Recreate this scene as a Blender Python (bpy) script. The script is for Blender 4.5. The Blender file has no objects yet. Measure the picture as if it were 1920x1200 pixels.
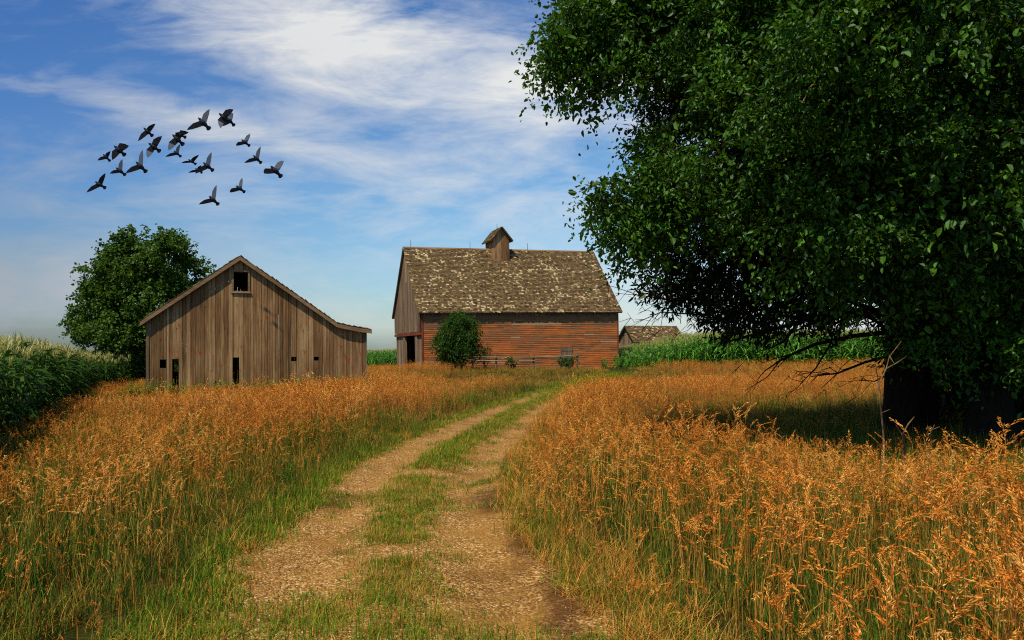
import bpy, math, random
import numpy as np
from mathutils import Vector, noise as mnoise

random.seed(7)
rng = np.random.default_rng(7)
S = bpy.context.scene
COL = S.collection
R = math.radians

# ------------------------------------------------------------------ camera model
F, HZ, CH = 1493.0, 655.0, 1.75          # focal length (px of 1920), horizon row, eye height


def P(x, y, d):
    return np.array([(x - 960) / F * d, d, CH + (HZ - y) / F * d])


def lin(r, g, b):
    def c(v):
        v /= 255.0
        return v / 12.92 if v <= 0.04045 else ((v + 0.055) / 1.055) ** 2.4
    return (c(r), c(g), c(b), 1.0)


# ------------------------------------------------------------------ object helpers
def tag(o, label=None, cat=None, group=None, kind=None):
    if label: o['label'] = label
    if cat: o['category'] = cat
    if group: o['group'] = group
    if kind: o['kind'] = kind
    return o


def empty(name, loc, rot=(0, 0, 0)):
    o = bpy.data.objects.new(name, None)
    COL.objects.link(o)
    o.location = loc
    o.rotation_euler = rot
    o.empty_display_size = 0.3
    return o


class MB:
    """collects faces with a tone per face, links them as one mesh object"""
    def __init__(self):
        self.v, self.f, self.t, self.m = [], [], [], []

    def face(self, pts, tone=0.5, m=0):
        n = len(self.v)
        self.v += [tuple(p) for p in pts]
        self.f.append(tuple(range(n, n + len(pts))))
        self.t.append(tone); self.m.append(m)

    def hexa(self, p, tone=0.5, m=0):
        n = len(self.v)
        self.v += [tuple(q) for q in p]
        for q in ((3, 2, 1, 0), (4, 5, 6, 7), (0, 1, 5, 4), (1, 2, 6, 5), (2, 3, 7, 6), (3, 0, 4, 7)):
            self.f.append(tuple(n + i for i in q)); self.t.append(tone); self.m.append(m)

    def box(self, x0, x1, y0, y1, z0, z1, tone=0.5, m=0):
        self.hexa([(x0, y0, z0), (x1, y0, z0), (x1, y1, z0), (x0, y1, z0),
                   (x0, y0, z1), (x1, y0, z1), (x1, y1, z1), (x0, y1, z1)], tone, m)

    def tube(self, path, rad, n=6, tone=0.5, m=0, cap=True):
        path = [Vector(p) for p in path]
        b0 = len(self.v)
        prev = None
        for i, p in enumerate(path):
            a = path[max(i - 1, 0)]; c = path[min(i + 1, len(path) - 1)]
            t = (c - a)
            if t.length < 1e-9: t = Vector((0, 0, 1))
            t.normalize()
            if prev is None:
                up = Vector((0, 0, 1)) if abs(t.z) < 0.9 else Vector((1, 0, 0))
                s = t.cross(up).normalized()
            else:
                s = (prev - t * prev.dot(t))
                s = s.normalized() if s.length > 1e-6 else t.orthogonal().normalized()
            prev = s
            w = t.cross(s)
            r = rad[i] if hasattr(rad, '__len__') else rad
            for k in range(n):
                an = 2 * math.pi * k / n
                self.v.append(tuple(p + s * (math.cos(an) * r) + w * (math.sin(an) * r)))
        for i in range(len(path) - 1):
            for k in range(n):
                k2 = (k + 1) % n
                self.f.append((b0 + i * n + k, b0 + i * n + k2, b0 + (i + 1) * n + k2, b0 + (i + 1) * n + k))
                self.t.append(tone); self.m.append(m)
        if cap:
            for i in (0, len(path) - 1):
                self.f.append(tuple(b0 + i * n + k for k in range(n))); self.t.append(tone); self.m.append(m)

    def mesh(self, name, mats, smooth=False):
        me = bpy.data.meshes.new(name)
        me.from_pydata(self.v, [], self.f)
        at = me.attributes.new('tone', 'FLOAT', 'FACE')
        at.data.foreach_set('value', np.array(self.t, dtype=np.float32))
        for mt in (mats if isinstance(mats, (list, tuple)) else [mats]):
            me.materials.append(mt)
        me.polygons.foreach_set('material_index', np.array(self.m, dtype=np.int32))
        me.polygons.foreach_set('use_smooth', np.full(len(self.f), smooth))
        me.update()
        return me

    def build(self, name, mats, parent=None, smooth=False):
        o = bpy.data.objects.new(name, self.mesh(name, mats, smooth))
        COL.objects.link(o)
        if parent is not None: o.parent = parent
        return o


def np_mesh(name, verts, quads, mats, tone=None, smooth=False, midx=None):
    """verts (N,3), quads (M,4) -> mesh, quick"""
    me = bpy.data.meshes.new(name)
    me.vertices.add(len(verts))
    me.vertices.foreach_set('co', np.ascontiguousarray(verts, dtype=np.float32).ravel())
    m = len(quads)
    me.loops.add(m * 4)
    me.loops.foreach_set('vertex_index', np.ascontiguousarray(quads, dtype=np.int32).ravel())
    me.polygons.add(m)
    me.polygons.foreach_set('loop_start', np.arange(0, m * 4, 4, dtype=np.int32))
    me.polygons.foreach_set('loop_total', np.full(m, 4, dtype=np.int32))
    me.polygons.foreach_set('use_smooth', np.full(m, smooth))
    for mt in (mats if isinstance(mats, (list, tuple)) else [mats]):
        me.materials.append(mt)
    if midx is not None:
        me.polygons.foreach_set('material_index', np.asarray(midx, dtype=np.int32))
    if tone is not None:
        at = me.attributes.new('tone', 'FLOAT', 'FACE')
        at.data.foreach_set('value', np.asarray(tone, dtype=np.float32))
    me.update(calc_edges=True)
    me.validate()
    return me


def link_mesh(name, me, parent=None):
    o = bpy.data.objects.new(name, me)
    COL.objects.link(o)
    if parent is not None: o.parent = parent
    return o


# ------------------------------------------------------------------ node helpers
class NT:
    def __init__(self, name):
        self.mat = bpy.data.materials.new(name)
        self.mat.use_nodes = True
        self.nt = self.mat.node_tree
        self.nt.nodes.clear()
        self.out = self.nt.nodes.new('ShaderNodeOutputMaterial')

    def n(self, kind, **kw):
        nd = self.nt.nodes.new(kind)
        for k, v in kw.items():
            if k.startswith('_'):
                setattr(nd, k[1:], v)
            else:
                key = k.replace('__', ' ')
                if isinstance(v, bpy.types.NodeSocket): self.nt.links.new(v, nd.inputs[key])
                else: nd.inputs[key].default_value = v
        return nd

    def link(self, a, b): self.nt.links.new(a, b)

    def coord(self, scale=(1, 1, 1), kind='Object'):
        c = self.n('ShaderNodeTexCoord')
        m = self.n('ShaderNodeMapping', Vector=c.outputs[kind], Scale=scale)
        return m.outputs[0]

    def pos(self, scale=(1, 1, 1)):
        c = self.n('ShaderNodeNewGeometry')
        m = self.n('ShaderNodeMapping', Vector=c.outputs['Position'], Scale=scale)
        return m.outputs[0]

    def noise(self, vec, scale, detail=4, rough=0.55, dist=0.0):
        return self.n('ShaderNodeTexNoise', Vector=vec, Scale=scale, Detail=detail, Roughness=rough, Distortion=dist).outputs[0]

    def ramp(self, fac, stops, interp='LINEAR'):
        r = self.n('ShaderNodeValToRGB', Fac=fac)
        r.color_ramp.interpolation = interp
        el = r.color_ramp.elements
        while len(el) < len(stops): el.new(0.5)
        for e, (p, c) in zip(el, stops):
            e.position = p
            e.color = c if hasattr(c, '__len__') else (c, c, c, 1)
        return r.outputs[0]

    def mix(self, fac, a, b, mode='MIX'):
        m = self.nt.nodes.new('ShaderNodeMix')
        m.data_type = 'RGBA'; m.blend_type = mode; m.clamp_factor = True
        for sock, v in ((m.inputs[0], fac), (m.inputs[6], a), (m.inputs[7], b)):
            if isinstance(v, bpy.types.NodeSocket): self.nt.links.new(v, sock)
            else: sock.default_value = v
        return m.outputs[2]

    def math(self, op, a, b=0.0, c=None, clamp=False):
        m = self.nt.nodes.new('ShaderNodeMath')
        m.operation = op; m.use_clamp = clamp
        for i, v in enumerate((a, b, c)):
            if v is None: continue
            if isinstance(v, bpy.types.NodeSocket): self.nt.links.new(v, m.inputs[i])
            else: m.inputs[i].default_value = v
        return m.outputs[0]

    def attr(self, name): return self.n('ShaderNodeAttribute', _attribute_name=name).outputs['Fac']

    def bump(self, h, strength=0.5, dist=0.02):
        return self.n('ShaderNodeBump', Height=h, Strength=strength, Distance=dist).outputs[0]

    def principled(self, color, rough=0.9, spec=0.2, normal=None):
        p = self.nt.nodes.new('ShaderNodeBsdfPrincipled')
        for k, v in (('Base Color', color), ('Roughness', rough), ('Specular IOR Level', spec), ('Normal', normal)):
            if v is None: continue
            if isinstance(v, bpy.types.NodeSocket): self.nt.links.new(v, p.inputs[k])
            else: p.inputs[k].default_value = v
        return p.outputs[0]

    def leafy(self, color, trans, tfac=0.35, rough=0.5, spec=0.4):
        p = self.principled(color, rough, spec)
        t = self.n('ShaderNodeBsdfTranslucent', Color=trans)
        mx = self.n('ShaderNodeMixShader')
        mx.inputs[0].default_value = tfac
        self.link(p, mx.inputs[1]); self.link(t.outputs[0], mx.inputs[2])
        self.done(mx.outputs[0])
        return self.mat

    def done(self, shader):
        self.link(shader, self.out.inputs['Surface'])
        return self.mat


def leaf_material(name, dark, light, trans, tfac=0.3, rough=0.42, spec=0.45, patch=0.6):
    t = NT(name)
    tone = t.attr('tone')
    nz = t.noise(t.pos(), patch, 3)
    f = t.math('ADD', t.math('MULTIPLY', tone, 0.65), t.math('MULTIPLY', nz, 0.45), clamp=True)
    c = t.ramp(f, [(0.15, dark), (0.85, light)])
    return t.leafy(c, t.mix(0.5, c, trans), tfac, rough, spec)


def straw_material(name, stops, tfac=0.12, patch=0.35):
    t = NT(name)
    rnd = t.n('ShaderNodeObjectInfo').outputs['Random']
    tone = t.attr('tone')
    nz = t.noise(t.pos(), patch, 3)
    f = t.math('ADD', t.math('MULTIPLY', rnd, 0.35), t.math('ADD', t.math('MULTIPLY', nz, 0.5), t.math('MULTIPLY', tone, 0.35)), clamp=True)
    c = t.ramp(f, stops)
    return t.leafy(c, c, tfac, 0.75, 0.15)


M = {}
M['straw'] = straw_material('straw stem', [(0.15, lin(88, 52, 16)), (0.5, lin(148, 90, 30)), (0.9, lin(204, 144, 64))])
M['seed'] = straw_material('seed heads', [(0.15, lin(116, 54, 12)), (0.42, lin(188, 96, 22)), (0.66, lin(226, 138, 40)), (0.92, lin(244, 190, 98))], 0.18)
M['blade'] = straw_material('green blades', [(0.25, lin(34, 56, 8)), (0.6, lin(70, 96, 16)), (0.95, lin(122, 122, 30))], 0.15, 0.25)
M['lawn'] = straw_material('short green grass', [(0.25, lin(54, 88, 10)), (0.6, lin(92, 124, 18)), (0.95, lin(140, 146, 36))], 0.2, 0.5)
M['dry'] = straw_material('dry bent grass', [(0.2, lin(140, 84, 26)), (0.6, lin(190, 128, 46)), (0.95, lin(212, 164, 76))])
M['corn_leaf'] = leaf_material('corn leaf', lin(22, 54, 8), lin(94, 152, 30), lin(130, 170, 30), 0.15, 0.5, 0.25, 0.5)
M['corn_leaf_shaded'] = leaf_material('shaded corn leaf', lin(16, 36, 8), lin(58, 88, 20), lin(90, 130, 30), 0.1, 0.7, 0.08, 0.5)  # same corn leaf, with the left field's shade put into a darker colour
M['corn_stalk'] = leaf_material('corn stalk', lin(60, 84, 26), lin(96, 122, 44), lin(120, 150, 50), 0.1)
M['tassel'] = leaf_material('corn tassel', lin(140, 138, 60), lin(190, 178, 96), lin(190, 180, 90), 0.3)
M['maple_leaf'] = leaf_material('maple leaf', lin(24, 46, 8), lin(86, 116, 28), lin(120, 150, 24), 0.22, 0.55, 0.2)
M['broad_leaf'] = leaf_material('broad leaf', lin(14, 30, 4), lin(74, 116, 20), lin(120, 165, 16), 0.18, 0.5, 0.22, 0.8)
M['cedar_leaf'] = leaf_material('cedar needles', lin(14, 24, 8), lin(44, 56, 18), lin(60, 70, 18), 0.1, 0.7, 0.2)
M['bush_leaf'] = leaf_material('bush leaf', lin(24, 48, 10), lin(66, 100, 24), lin(100, 140, 22), 0.22, 0.55, 0.2)


def bark_material(name, dark, light):
    t = NT(name)
    v = t.pos((6, 6, 1.3))
    nz = t.noise(v, 3.0, 6, 0.65, 0.4)
    c = t.ramp(nz, [(0.3, dark), (0.7, light)])
    return t.done(t.principled(c, 0.95, 0.1, t.bump(nz, 0.8, 0.03)))


M['bark'] = bark_material('grey brown bark', lin(22, 16, 11), lin(56, 42, 28))
M['cedar_bark'] = bark_material('reddish cedar bark', lin(22, 14, 9), lin(60, 40, 24))
M['pale_bark'] = bark_material('pale bark', lin(84, 62, 40), lin(146, 114, 76))


def wood_material(name, dark, mid, light, red=None, red_amt=0.62, axis='Z', redscale=2.2, knots=True):
    """weathered boards: grain runs along the local axis; tone differs from board to board"""
    t = NT(name)
    st = {'Z': (26, 26, 1.1), 'X': (1.1, 26, 26)}[axis]
    g = t.noise(t.coord(st), 1.0, 6, 0.65, 0.6)
    big = t.noise(t.coord({'Z': (1.2, 1.2, .45), 'X': (.45, 1.2, 1.2)}[axis]), 1.0, 4)
    tone = t.attr('tone')
    f = t.math('ADD', t.math('MULTIPLY', g, 0.60), t.math('ADD', t.math('MULTIPLY', tone, 0.20), t.math('MULTIPLY', big, 0.38)))
    c = t.ramp(f, [(0.36, dark), (0.58, mid), (0.82, light)])
    if red:
        n1 = t.noise(t.coord({'Z': (2.6, 2.6, 1.5), 'X': (1.0, 3, 3)}[axis]), redscale, 6, 0.7, 0.5)
        m = t.ramp(n1, [(red_amt, 0.0), (red_amt + 0.09, 1.0)])
        c = t.mix(t.math('MULTIPLY', m, 0.8), c, red)
    if knots:
        vo = t.n('ShaderNodeTexVoronoi', Vector=t.coord({'Z': (5, 5, 1.9), 'X': (1.9, 5, 5)}[axis]), Scale=1.0)
        k = t.ramp(vo.outputs['Distance'], [(0.05, 1.0), (0.11, 0.0)])
        c = t.mix(t.math('MULTIPLY', k, 0.7), c, lin(46, 26, 14))
    return t.done(t.principled(c, 0.9, 0.15, t.bump(g, 0.5, 0.012)))


M['barnwood'] = wood_material('weathered barn boards', lin(56, 37, 22), lin(132, 96, 58), lin(194, 154, 104), lin(150, 54, 22), 0.575)
M['trimwood'] = wood_material('weathered trim', lin(66, 48, 32), lin(128, 98, 66), lin(170, 138, 98), None, axis='X', knots=False)
M['greywood'] = wood_material('grey boards', lin(56, 42, 30), lin(112, 88, 62), lin(160, 132, 96), None, knots=False)
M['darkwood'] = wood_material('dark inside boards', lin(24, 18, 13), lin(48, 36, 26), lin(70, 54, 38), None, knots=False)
M['redtrim'] = wood_material('worn red trim', lin(70, 28, 14), lin(126, 56, 28), lin(150, 90, 60), None, axis='X', knots=False)


def clap_material():
    t = NT('worn red clapboards')
    tone = t.attr('tone')
    g = t.noise(t.coord((1.4, 30, 30)), 1.0, 6, 0.65, 0.4)
    big = t.noise(t.coord((0.42, 1, 1.0)), 1.0, 6, 0.65)
    c_red = t.ramp(g, [(0.3, lin(140, 66, 22)), (0.55, lin(198, 106, 46)), (0.8, lin(214, 144, 84))])
    c_wood = t.ramp(g, [(0.3, lin(88, 58, 34)), (0.6, lin(142, 100, 62)), (0.85, lin(182, 142, 94))])
    # bare wood towards the top (rain splash below the eaves) and on odd boards
    sep = t.n('ShaderNodeSeparateXYZ', Vector=t.coord())
    top = t.math('MULTIPLY', t.math('SUBTRACT', sep.outputs[2], 2.9), 0.16, clamp=True)
    w = t.math('ADD', t.math('ADD', t.math('MULTIPLY', tone, 0.30), t.math('MULTIPLY', big, 0.86)), t.math('ADD', top, t.math('MULTIPLY', g, 0.25)))
    m = t.ramp(w, [(0.56, 0.0), (0.82, 1.0)])
    c = t.mix(m, c_red, c_wood)
    pale = t.ramp(tone, [(0.955, 0.0), (0.965, 1.0)])
    c = t.mix(t.math('MULTIPLY', pale, 0.75), c, lin(178, 140, 98))
    # dried creeper stain
    cr = t.noise(t.coord((2.2, 2, 1.6)), 2.2, 8, 0.75, 1.5)
    cm = t.ramp(cr, [(0.56, 0.0), (0.66, 1.0)])
    xm = t.ramp(t.math('MULTIPLY', sep.outputs[0], 1 / 15), [(0.45, 0.05), (0.62, 0.6), (0.9, 0.45)])
    c = t.mix(t.math('MULTIPLY', cm, xm), c, lin(74, 52, 30))
    return t.done(t.principled(c, 0.85, 0.2, t.bump(g, 0.4, 0.01)))


M['clap'] = clap_material()


def shingle_material():
    t = NT('old cedar shingles')
    tone = t.attr('tone')
    g = t.noise(t.coord((9, 9, 9)), 2.0, 5, 0.7)
    f = t.math('ADD', t.math('MULTIPLY', tone, 0.75), t.math('MULTIPLY', g, 0.25))
    c = t.ramp(f, [(0.1, lin(48, 34, 18)), (0.45, lin(100, 79, 50)), (0.7, lin(136, 112, 73)), (0.80, lin(158, 130, 84)), (0.95, lin(208, 190, 148))])
    return t.done(t.principled(c, 0.92, 0.12, t.bump(g, 0.5, 0.01)))


M['shingle'] = shingle_material()


def plain(name, col, rough=0.7, spec=0.2, metal=0.0, var=0.15):
    t = NT(name)
    nz = t.noise(t.coord(), 14.0, 3)
    c = t.mix(t.math('MULTIPLY', nz, var * 2), col, (col[0] * .5, col[1] * .5, col[2] * .5, 1))
    s = t.principled(c, rough, spec)
    s.node.inputs['Metallic'].default_value = metal
    return t.done(s)


M['iron'] = plain('rusty iron', lin(58, 44, 36), 0.6, 0.4, 0.3)
M['feather'] = plain('dark grey feathers', lin(30, 30, 36), 0.7, 0.2)
M['underwing'] = plain('pale underwing feathers', lin(122, 126, 134), 0.7, 0.2)
M['stone'] = straw_material('road pebbles', [(0.2, lin(116, 74, 38)), (0.55, lin(172, 122, 68)), (0.9, lin(218, 178, 124))], 0.0, 3.0)


# ------------------------------------------------------------------ terrain
def sm(a, b, x):
    t = np.clip((x - a) / (b - a), 0, 1)
    return t * t * (3 - 2 * t)


RY = np.array([-6, 0, 4, 5.2, 7, 9, 11, 13.4, 16, 19.3, 23, 27, 32, 38, 44, 50])
RXC = np.array([.2, -.2, -.5, -.64, -1.02, -1.2, -1.24, -1.08, -.75, -.34, .2, .95, 1.9, 3.2, 4.9, 7.2])
RHW = np.array([1.4, 1.4, 1.4, 1.36, 1.24, 1.2, 1.22, 1.25, 1.2, 1.1, 1.0, .95, .9, .9, .9, .9])


def road(y):
    return np.interp(y, RY, RXC), np.interp(y, RY, RHW)


def vnoise(x, y, s, seed=0.0):
    """smooth value noise, numpy"""
    x = np.asarray(x, float) / s + seed * 17.3; y = np.asarray(y, float) / s - seed * 9.1
    xi = np.floor(x); yi = np.floor(y)
    fx = x - xi; fy = y - yi
    fx = fx * fx * (3 - 2 * fx); fy = fy * fy * (3 - 2 * fy)

    def h(a, b):
        v = np.sin(a * 127.1 + b * 311.7 + seed * 74.7) * 43758.5453
        return v - np.floor(v)
    return (h(xi, yi) * (1 - fx) + h(xi + 1, yi) * fx) * (1 - fy) + (h(xi, yi + 1) * (1 - fx) + h(xi + 1, yi + 1) * fx) * fy


def height(x, y):
    x = np.asarray(x, float); y = np.asarray(y, float)
    xc, hw = road(y)
    s = (x - xc) / hw
    fade = 1 - sm(36, 46, y)
    rut = -0.06 * np.exp(-((np.abs(s) - 0.55) / 0.28) ** 2) + 0.015 * np.exp(-(s / 0.22) ** 2)
    bank = 0.07 * sm(1.0, 2.2, np.abs(s))
    h = (rut + bank) * fade + 0.05 * (1 - fade)
    h = h + 0.10 * (vnoise(x, y, 7.0, 1) - .5) + 0.05 * (vnoise(x, y, 2.0, 2) - .5) * sm(.9, 1.6, np.abs(s))
    h = h - 0.45 * sm(-9, -22, x) * sm(12, 40, y) - 0.25 * sm(58, 75, y) * sm(2, -8, x)
    h = h + 0.55 * sm(6, 18, x) * sm(34, 56, y)
    h = h + 0.32 * sm(40, 51, y) * sm(-10, -5, x) * (1 - sm(70, 80, y)) * (1 - sm(8, 14, x))
    far = sm(100, 200, np.hypot(x, y))
    return h * (1 - far) - 0.2 * far


def axis(dense, lo, hi, step, grow):
    a = list(np.arange(dense[0], dense[1], step))
    s, v = step, a[-1]
    while v < hi:
        s *= grow; v += s; a.append(v)
    s, v, b = step, a[0], []
    while v > lo:
        s *= grow; v -= s; b.append(v)
    return np.array(b[::-1] + a)


gx = axis((-6, 5), -700, 700, 0.1, 1.07)
gy = axis((2, 20), -60, 1500, 0.1, 1.05)
GX, GY = np.meshgrid(gx, gy)
xc, hw = road(GY)
sr = np.abs((GX - xc) / hw)
inroad = (1 - sm(0.95, 1.12, sr)) * (GY > -5) * (GY < 47)
GZ = height(GX, GY) - 0.05 * inroad
nx = len(gx)
ii = np.arange((len(gy) - 1) * nx).reshape(len(gy) - 1, nx)[:, :-1].ravel()
quads = np.stack([ii, ii + 1, ii + nx + 1, ii + nx], 1)


def ground_material():
    t = NT('grassy soil')
    a = t.noise(t.pos(), 0.25, 4)
    b = t.noise(t.pos(), 6.0, 6, 0.7)
    c1 = t.ramp(b, [(0.3, lin(34, 28, 10)), (0.55, lin(62, 46, 18)), (0.8, lin(100, 70, 30))])
    c2 = t.ramp(b, [(0.3, lin(28, 34, 8)), (0.7, lin(62, 66, 18))])
    c = t.mix(t.ramp(a, [(0.42, 0.0), (0.6, 1.0)]), c1, c2)
    return t.done(t.principled(c, 1.0, 0.05, t.bump(b, 1.0, 0.05)))


ground = link_mesh('ground', np_mesh('ground', np.stack([GX, GY, GZ], -1).reshape(-1, 3), quads, ground_material(), smooth=True))
tag(ground, 'grassy soil of the farmyard and the fields beyond', 'ground', kind='structure')


def road_material():
    t = NT('gravel and dirt')
    p = t.pos()
    big = t.noise(p, 0.9, 5, 0.6)
    fine = t.noise(p, 22.0, 5, 0.7)
    vo = t.n('ShaderNodeTexVoronoi', Vector=p, Scale=55.0)
    peb = t.n('ShaderNodeSeparateColor', Color=vo.outputs['Color']).outputs[0]
    dirt = t.ramp(t.math('ADD', t.math('MULTIPLY', big, .6), t.math('MULTIPLY', fine, .4)), [(0.34, lin(96, 60, 20)), (0.55, lin(156, 110, 46)), (0.75, lin(190, 142, 70))])
    pc = t.ramp(peb, [(0.0, lin(86, 56, 20)), (0.5, lin(154, 106, 46)), (0.85, lin(196, 150, 82)), (1.0, lin(226, 192, 136))])
    m = t.ramp(t.noise(p, 2.2, 5), [(0.36, 0.1), (0.62, 0.9)])
    c = t.mix(m, dirt, pc)
    # damp, bare hollows
    for (hx, hy, rx, ry) in ((-2.15, 9.5, .42, .75), (-0.22, 9.6, .34, 1.1), (0.12, 7.6, .22, 1.3), (-0.02, 12.0, .26, 1.6), (.35, 5.6, .2, 1.1), (.55, 17.5, .3, 2.5)):
        mp = t.n('ShaderNodeMapping', Vector=p, Location=(-hx / rx, -hy / ry, 0), Scale=(1 / rx, 1 / ry, 0))
        ln = t.n('ShaderNodeVectorMath', _operation='LENGTH')
        t.link(mp.outputs[0], ln.inputs[0])
        d = t.math('ADD', ln.outputs['Value'], t.math('MULTIPLY', t.math('SUBTRACT', t.noise(p, 5.0, 4), 0.5), 1.1))
        c = t.mix(t.math('MULTIPLY', t.ramp(d, [(0.35, 1.0), (1.05, 0.0)]), 0.75), c, lin(74, 40, 18))
    h = t.math('ADD', t.math('MULTIPLY', vo.outputs['Distance'], -0.8), fine)
    return t.done(t.principled(c, 0.95, 0.1, t.bump(h, 0.9, 0.02)))


ys = np.concatenate([np.arange(-5, 20, .12), np.arange(20, 46.5, .25)])
ss = np.linspace(-1.22, 1.22, 41)
xc, hw = road(ys)
RXg = xc[:, None] + hw[:, None] * ss[None]
RYg = np.repeat(ys[:, None], len(ss), 1)
RZg = height(RXg, RYg) + 0.004 - 0.02 * (np.abs(ss)[None] > 1.2)
n_ = len(ss)
ii = np.arange((len(ys) - 1) * n_).reshape(-1, n_)[:, :-1].ravel()
rd = link_mesh('dirt_road', np_mesh('dirt_road', np.stack([RXg, RYg, RZg], -1).reshape(-1, 3), np.stack([ii, ii + 1, ii + n_ + 1, ii + n_], 1), road_material(), smooth=True))
tag(rd, 'rutted gravel and dirt track winding towards the red barn', 'dirt road', kind='structure')


# ------------------------------------------------------------------ scatter (only for stuff)
PROTO_N = [0]


def scatter(name, pts, yaw, tilt, scl, idx, meshes, label, cat):
    PROTO_N[0] += 1
    pc = bpy.data.collections.new('kinds %02d' % PROTO_N[0])
    for i, me in enumerate(meshes):
        pc.objects.link(bpy.data.objects.new('kind %02d %02d' % (PROTO_N[0], i), me))
    me = bpy.data.meshes.new(name)
    me.from_pydata([tuple(p) for p in pts], [], [])
    rot = np.stack([tilt[:, 0], tilt[:, 1], yaw], 1).astype(np.float32)
    me.attributes.new('rot', 'FLOAT_VECTOR', 'POINT').data.foreach_set('vector', rot.ravel())
    me.attributes.new('scl', 'FLOAT', 'POINT').data.foreach_set('value', scl.astype(np.float32))
    me.attributes.new('idx', 'INT', 'POINT').data.foreach_set('value', idx.astype(np.int32))
    ng = bpy.data.node_groups.new(name, 'GeometryNodeTree')
    ng.interface.new_socket('Geometry', in_out='INPUT', socket_type='NodeSocketGeometry')
    ng.interface.new_socket('Geometry', in_out='OUTPUT', socket_type='NodeSocketGeometry')
    N = ng.nodes.new
    gi, go = N('NodeGroupInput'), N('NodeGroupOutput')
    ip = N('GeometryNodeInstanceOnPoints')
    ci = N('GeometryNodeCollectionInfo')
    ci.inputs['Collection'].default_value = pc
    ci.inputs['Separate Children'].default_value = True
    ci.inputs['Reset Children'].default_value = True
    ip.inputs['Pick Instance'].default_value = True

    def na(nm, dt):
        a = N('GeometryNodeInputNamedAttribute'); a.data_type = dt
        a.inputs['Name'].default_value = nm
        return a.outputs['Attribute']
    er = N('FunctionNodeEulerToRotation')
    L = ng.links.new
    L(gi.outputs[0], ip.inputs['Points']); L(ci.outputs[0], ip.inputs['Instance'])
    L(na('idx', 'INT'), ip.inputs['Instance Index'])
    L(na('rot', 'FLOAT_VECTOR'), er.inputs[0]); L(er.outputs[0], ip.inputs['Rotation'])
    L(na('scl', 'FLOAT'), ip.inputs['Scale'])
    L(ip.outputs[0], go.inputs[0])
    o = link_mesh(name, me)
    md = o.modifiers.new('scatter', 'NODES'); md.node_group = ng
    return tag(o, label, cat, kind='stuff')


def ribbon(mb, path, w, side, tone, m):
    """flat strip along a path; w per point"""
    b = len(mb.v)
    for p, ww in zip(path, w):
        mb.v.append(tuple(p - side * ww / 2)); mb.v.append(tuple(p + side * ww / 2))
    for i in range(len(path) - 1):
        mb.f.append((b + 2 * i, b + 2 * i + 1, b + 2 * i + 3, b + 2 * i + 2)); mb.t.append(tone); mb.m.append(m)


def blade(mb, rnd, base, az, L, up, w, m, seg=4, tone=None):
    d = Vector((math.cos(az), math.sin(az), 0))
    path = []
    for i in range(seg + 1):
        t = i / seg
        out = L * (1 - up) * (t ** 1.8)
        z = L * up * (t - 0.45 * (1 - up) * t ** 3)
        path.append(base + d * out + Vector((0, 0, z)))
    side = Vector((-d.y, d.x, 0))
    ang = rnd.uniform(-.6, .6)
    side = (side * math.cos(ang) + d * math.sin(ang))
    ws = [w * (1 - (i / seg) ** 1.6) + 0.0006 for i in range(seg + 1)]
    ribbon(mb, path, ws, side, rnd.random() if tone is None else tone, m)


def golden_clump(seed, nst=6, nsp=44, nbl=7, big=1.0):
    rnd = random.Random(seed)
    mb = MB()
    for s in range(nst):
        az = rnd.gauss(.4, 2.0)
        base = Vector((rnd.gauss(0, .11), rnd.gauss(0, .11), -0.02))
        H = rnd.choice((rnd.uniform(.5, .8), rnd.uniform(.75, 1.0), rnd.uniform(.95, 1.16)))
        lean = rnd.uniform(.03, .25)
        d = Vector((math.cos(az), math.sin(az), 0))
        tone = rnd.random()
        nod = rnd.uniform(.3, 2.0)

        def pt(t):
            dr = max(0, t - .70)
            return base + d * (lean * H * t * t + dr * dr * nod) + Vector((0, 0, H * t - dr * dr * nod * .7))
        path = [pt(t) for t in (0, .3, .55, .72, .82, .91, 1.0)]
        side = Vector((math.cos(az + 1.2), math.sin(az + 1.2), 0))
        ribbon(mb, path, [.0042 * big, .004 * big, .0034 * big, .0028, .0024, .0018, .001], side, tone, 0)
        pl = rnd.uniform(.17, .27)
        fat = rnd.uniform(.5, 1.5)
        for k in range(int(nsp * rnd.uniform(.8, 1.2))):
            t = min(1.0, 1 - pl * (k + rnd.random()) / nsp)
            c = pt(t)
            ax = (pt(min(1.0, t + .02)) - pt(t - .02)).normalized()
            f = (1 - t) / pl
            a2 = az + rnd.gauss(0, 1.3)
            o = Vector((math.cos(a2), math.sin(a2), 0))
            q = c + o * (.004 + .020 * fat * min(1, f * 1.6) * rnd.random())
            hang = (ax * rnd.uniform(.5, 1.2) + o * rnd.uniform(.15, .75) * (0.5 + fat * .5) + Vector((0, 0, -.35 * rnd.random()))).normalized()
            ln = rnd.uniform(.020, .036) * (.75 + .25 * big); wd = rnd.uniform(.0024, .0044) * big
            sd = hang.cross(Vector((rnd.gauss(0, 1), rnd.gauss(0, 1), rnd.gauss(0, 1)))).normalized()
            mb.face([q, q + hang * ln * .4 + sd * wd, q + hang * ln, q + hang * ln * .4 - sd * wd], rnd.random(), 1)
    for s in range(nbl):
        blade(mb, rnd, Vector((rnd.gauss(0, .1), rnd.gauss(0, .1), -.02)), rnd.uniform(0, 6.28), rnd.uniform(.35, .8), rnd.uniform(.6, .95), rnd.uniform(.005, .009), 2 if rnd.random() < .7 else 3)
    return mb.mesh('grass', [M['straw'], M['seed'], M['blade'], M['dry']])


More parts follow.
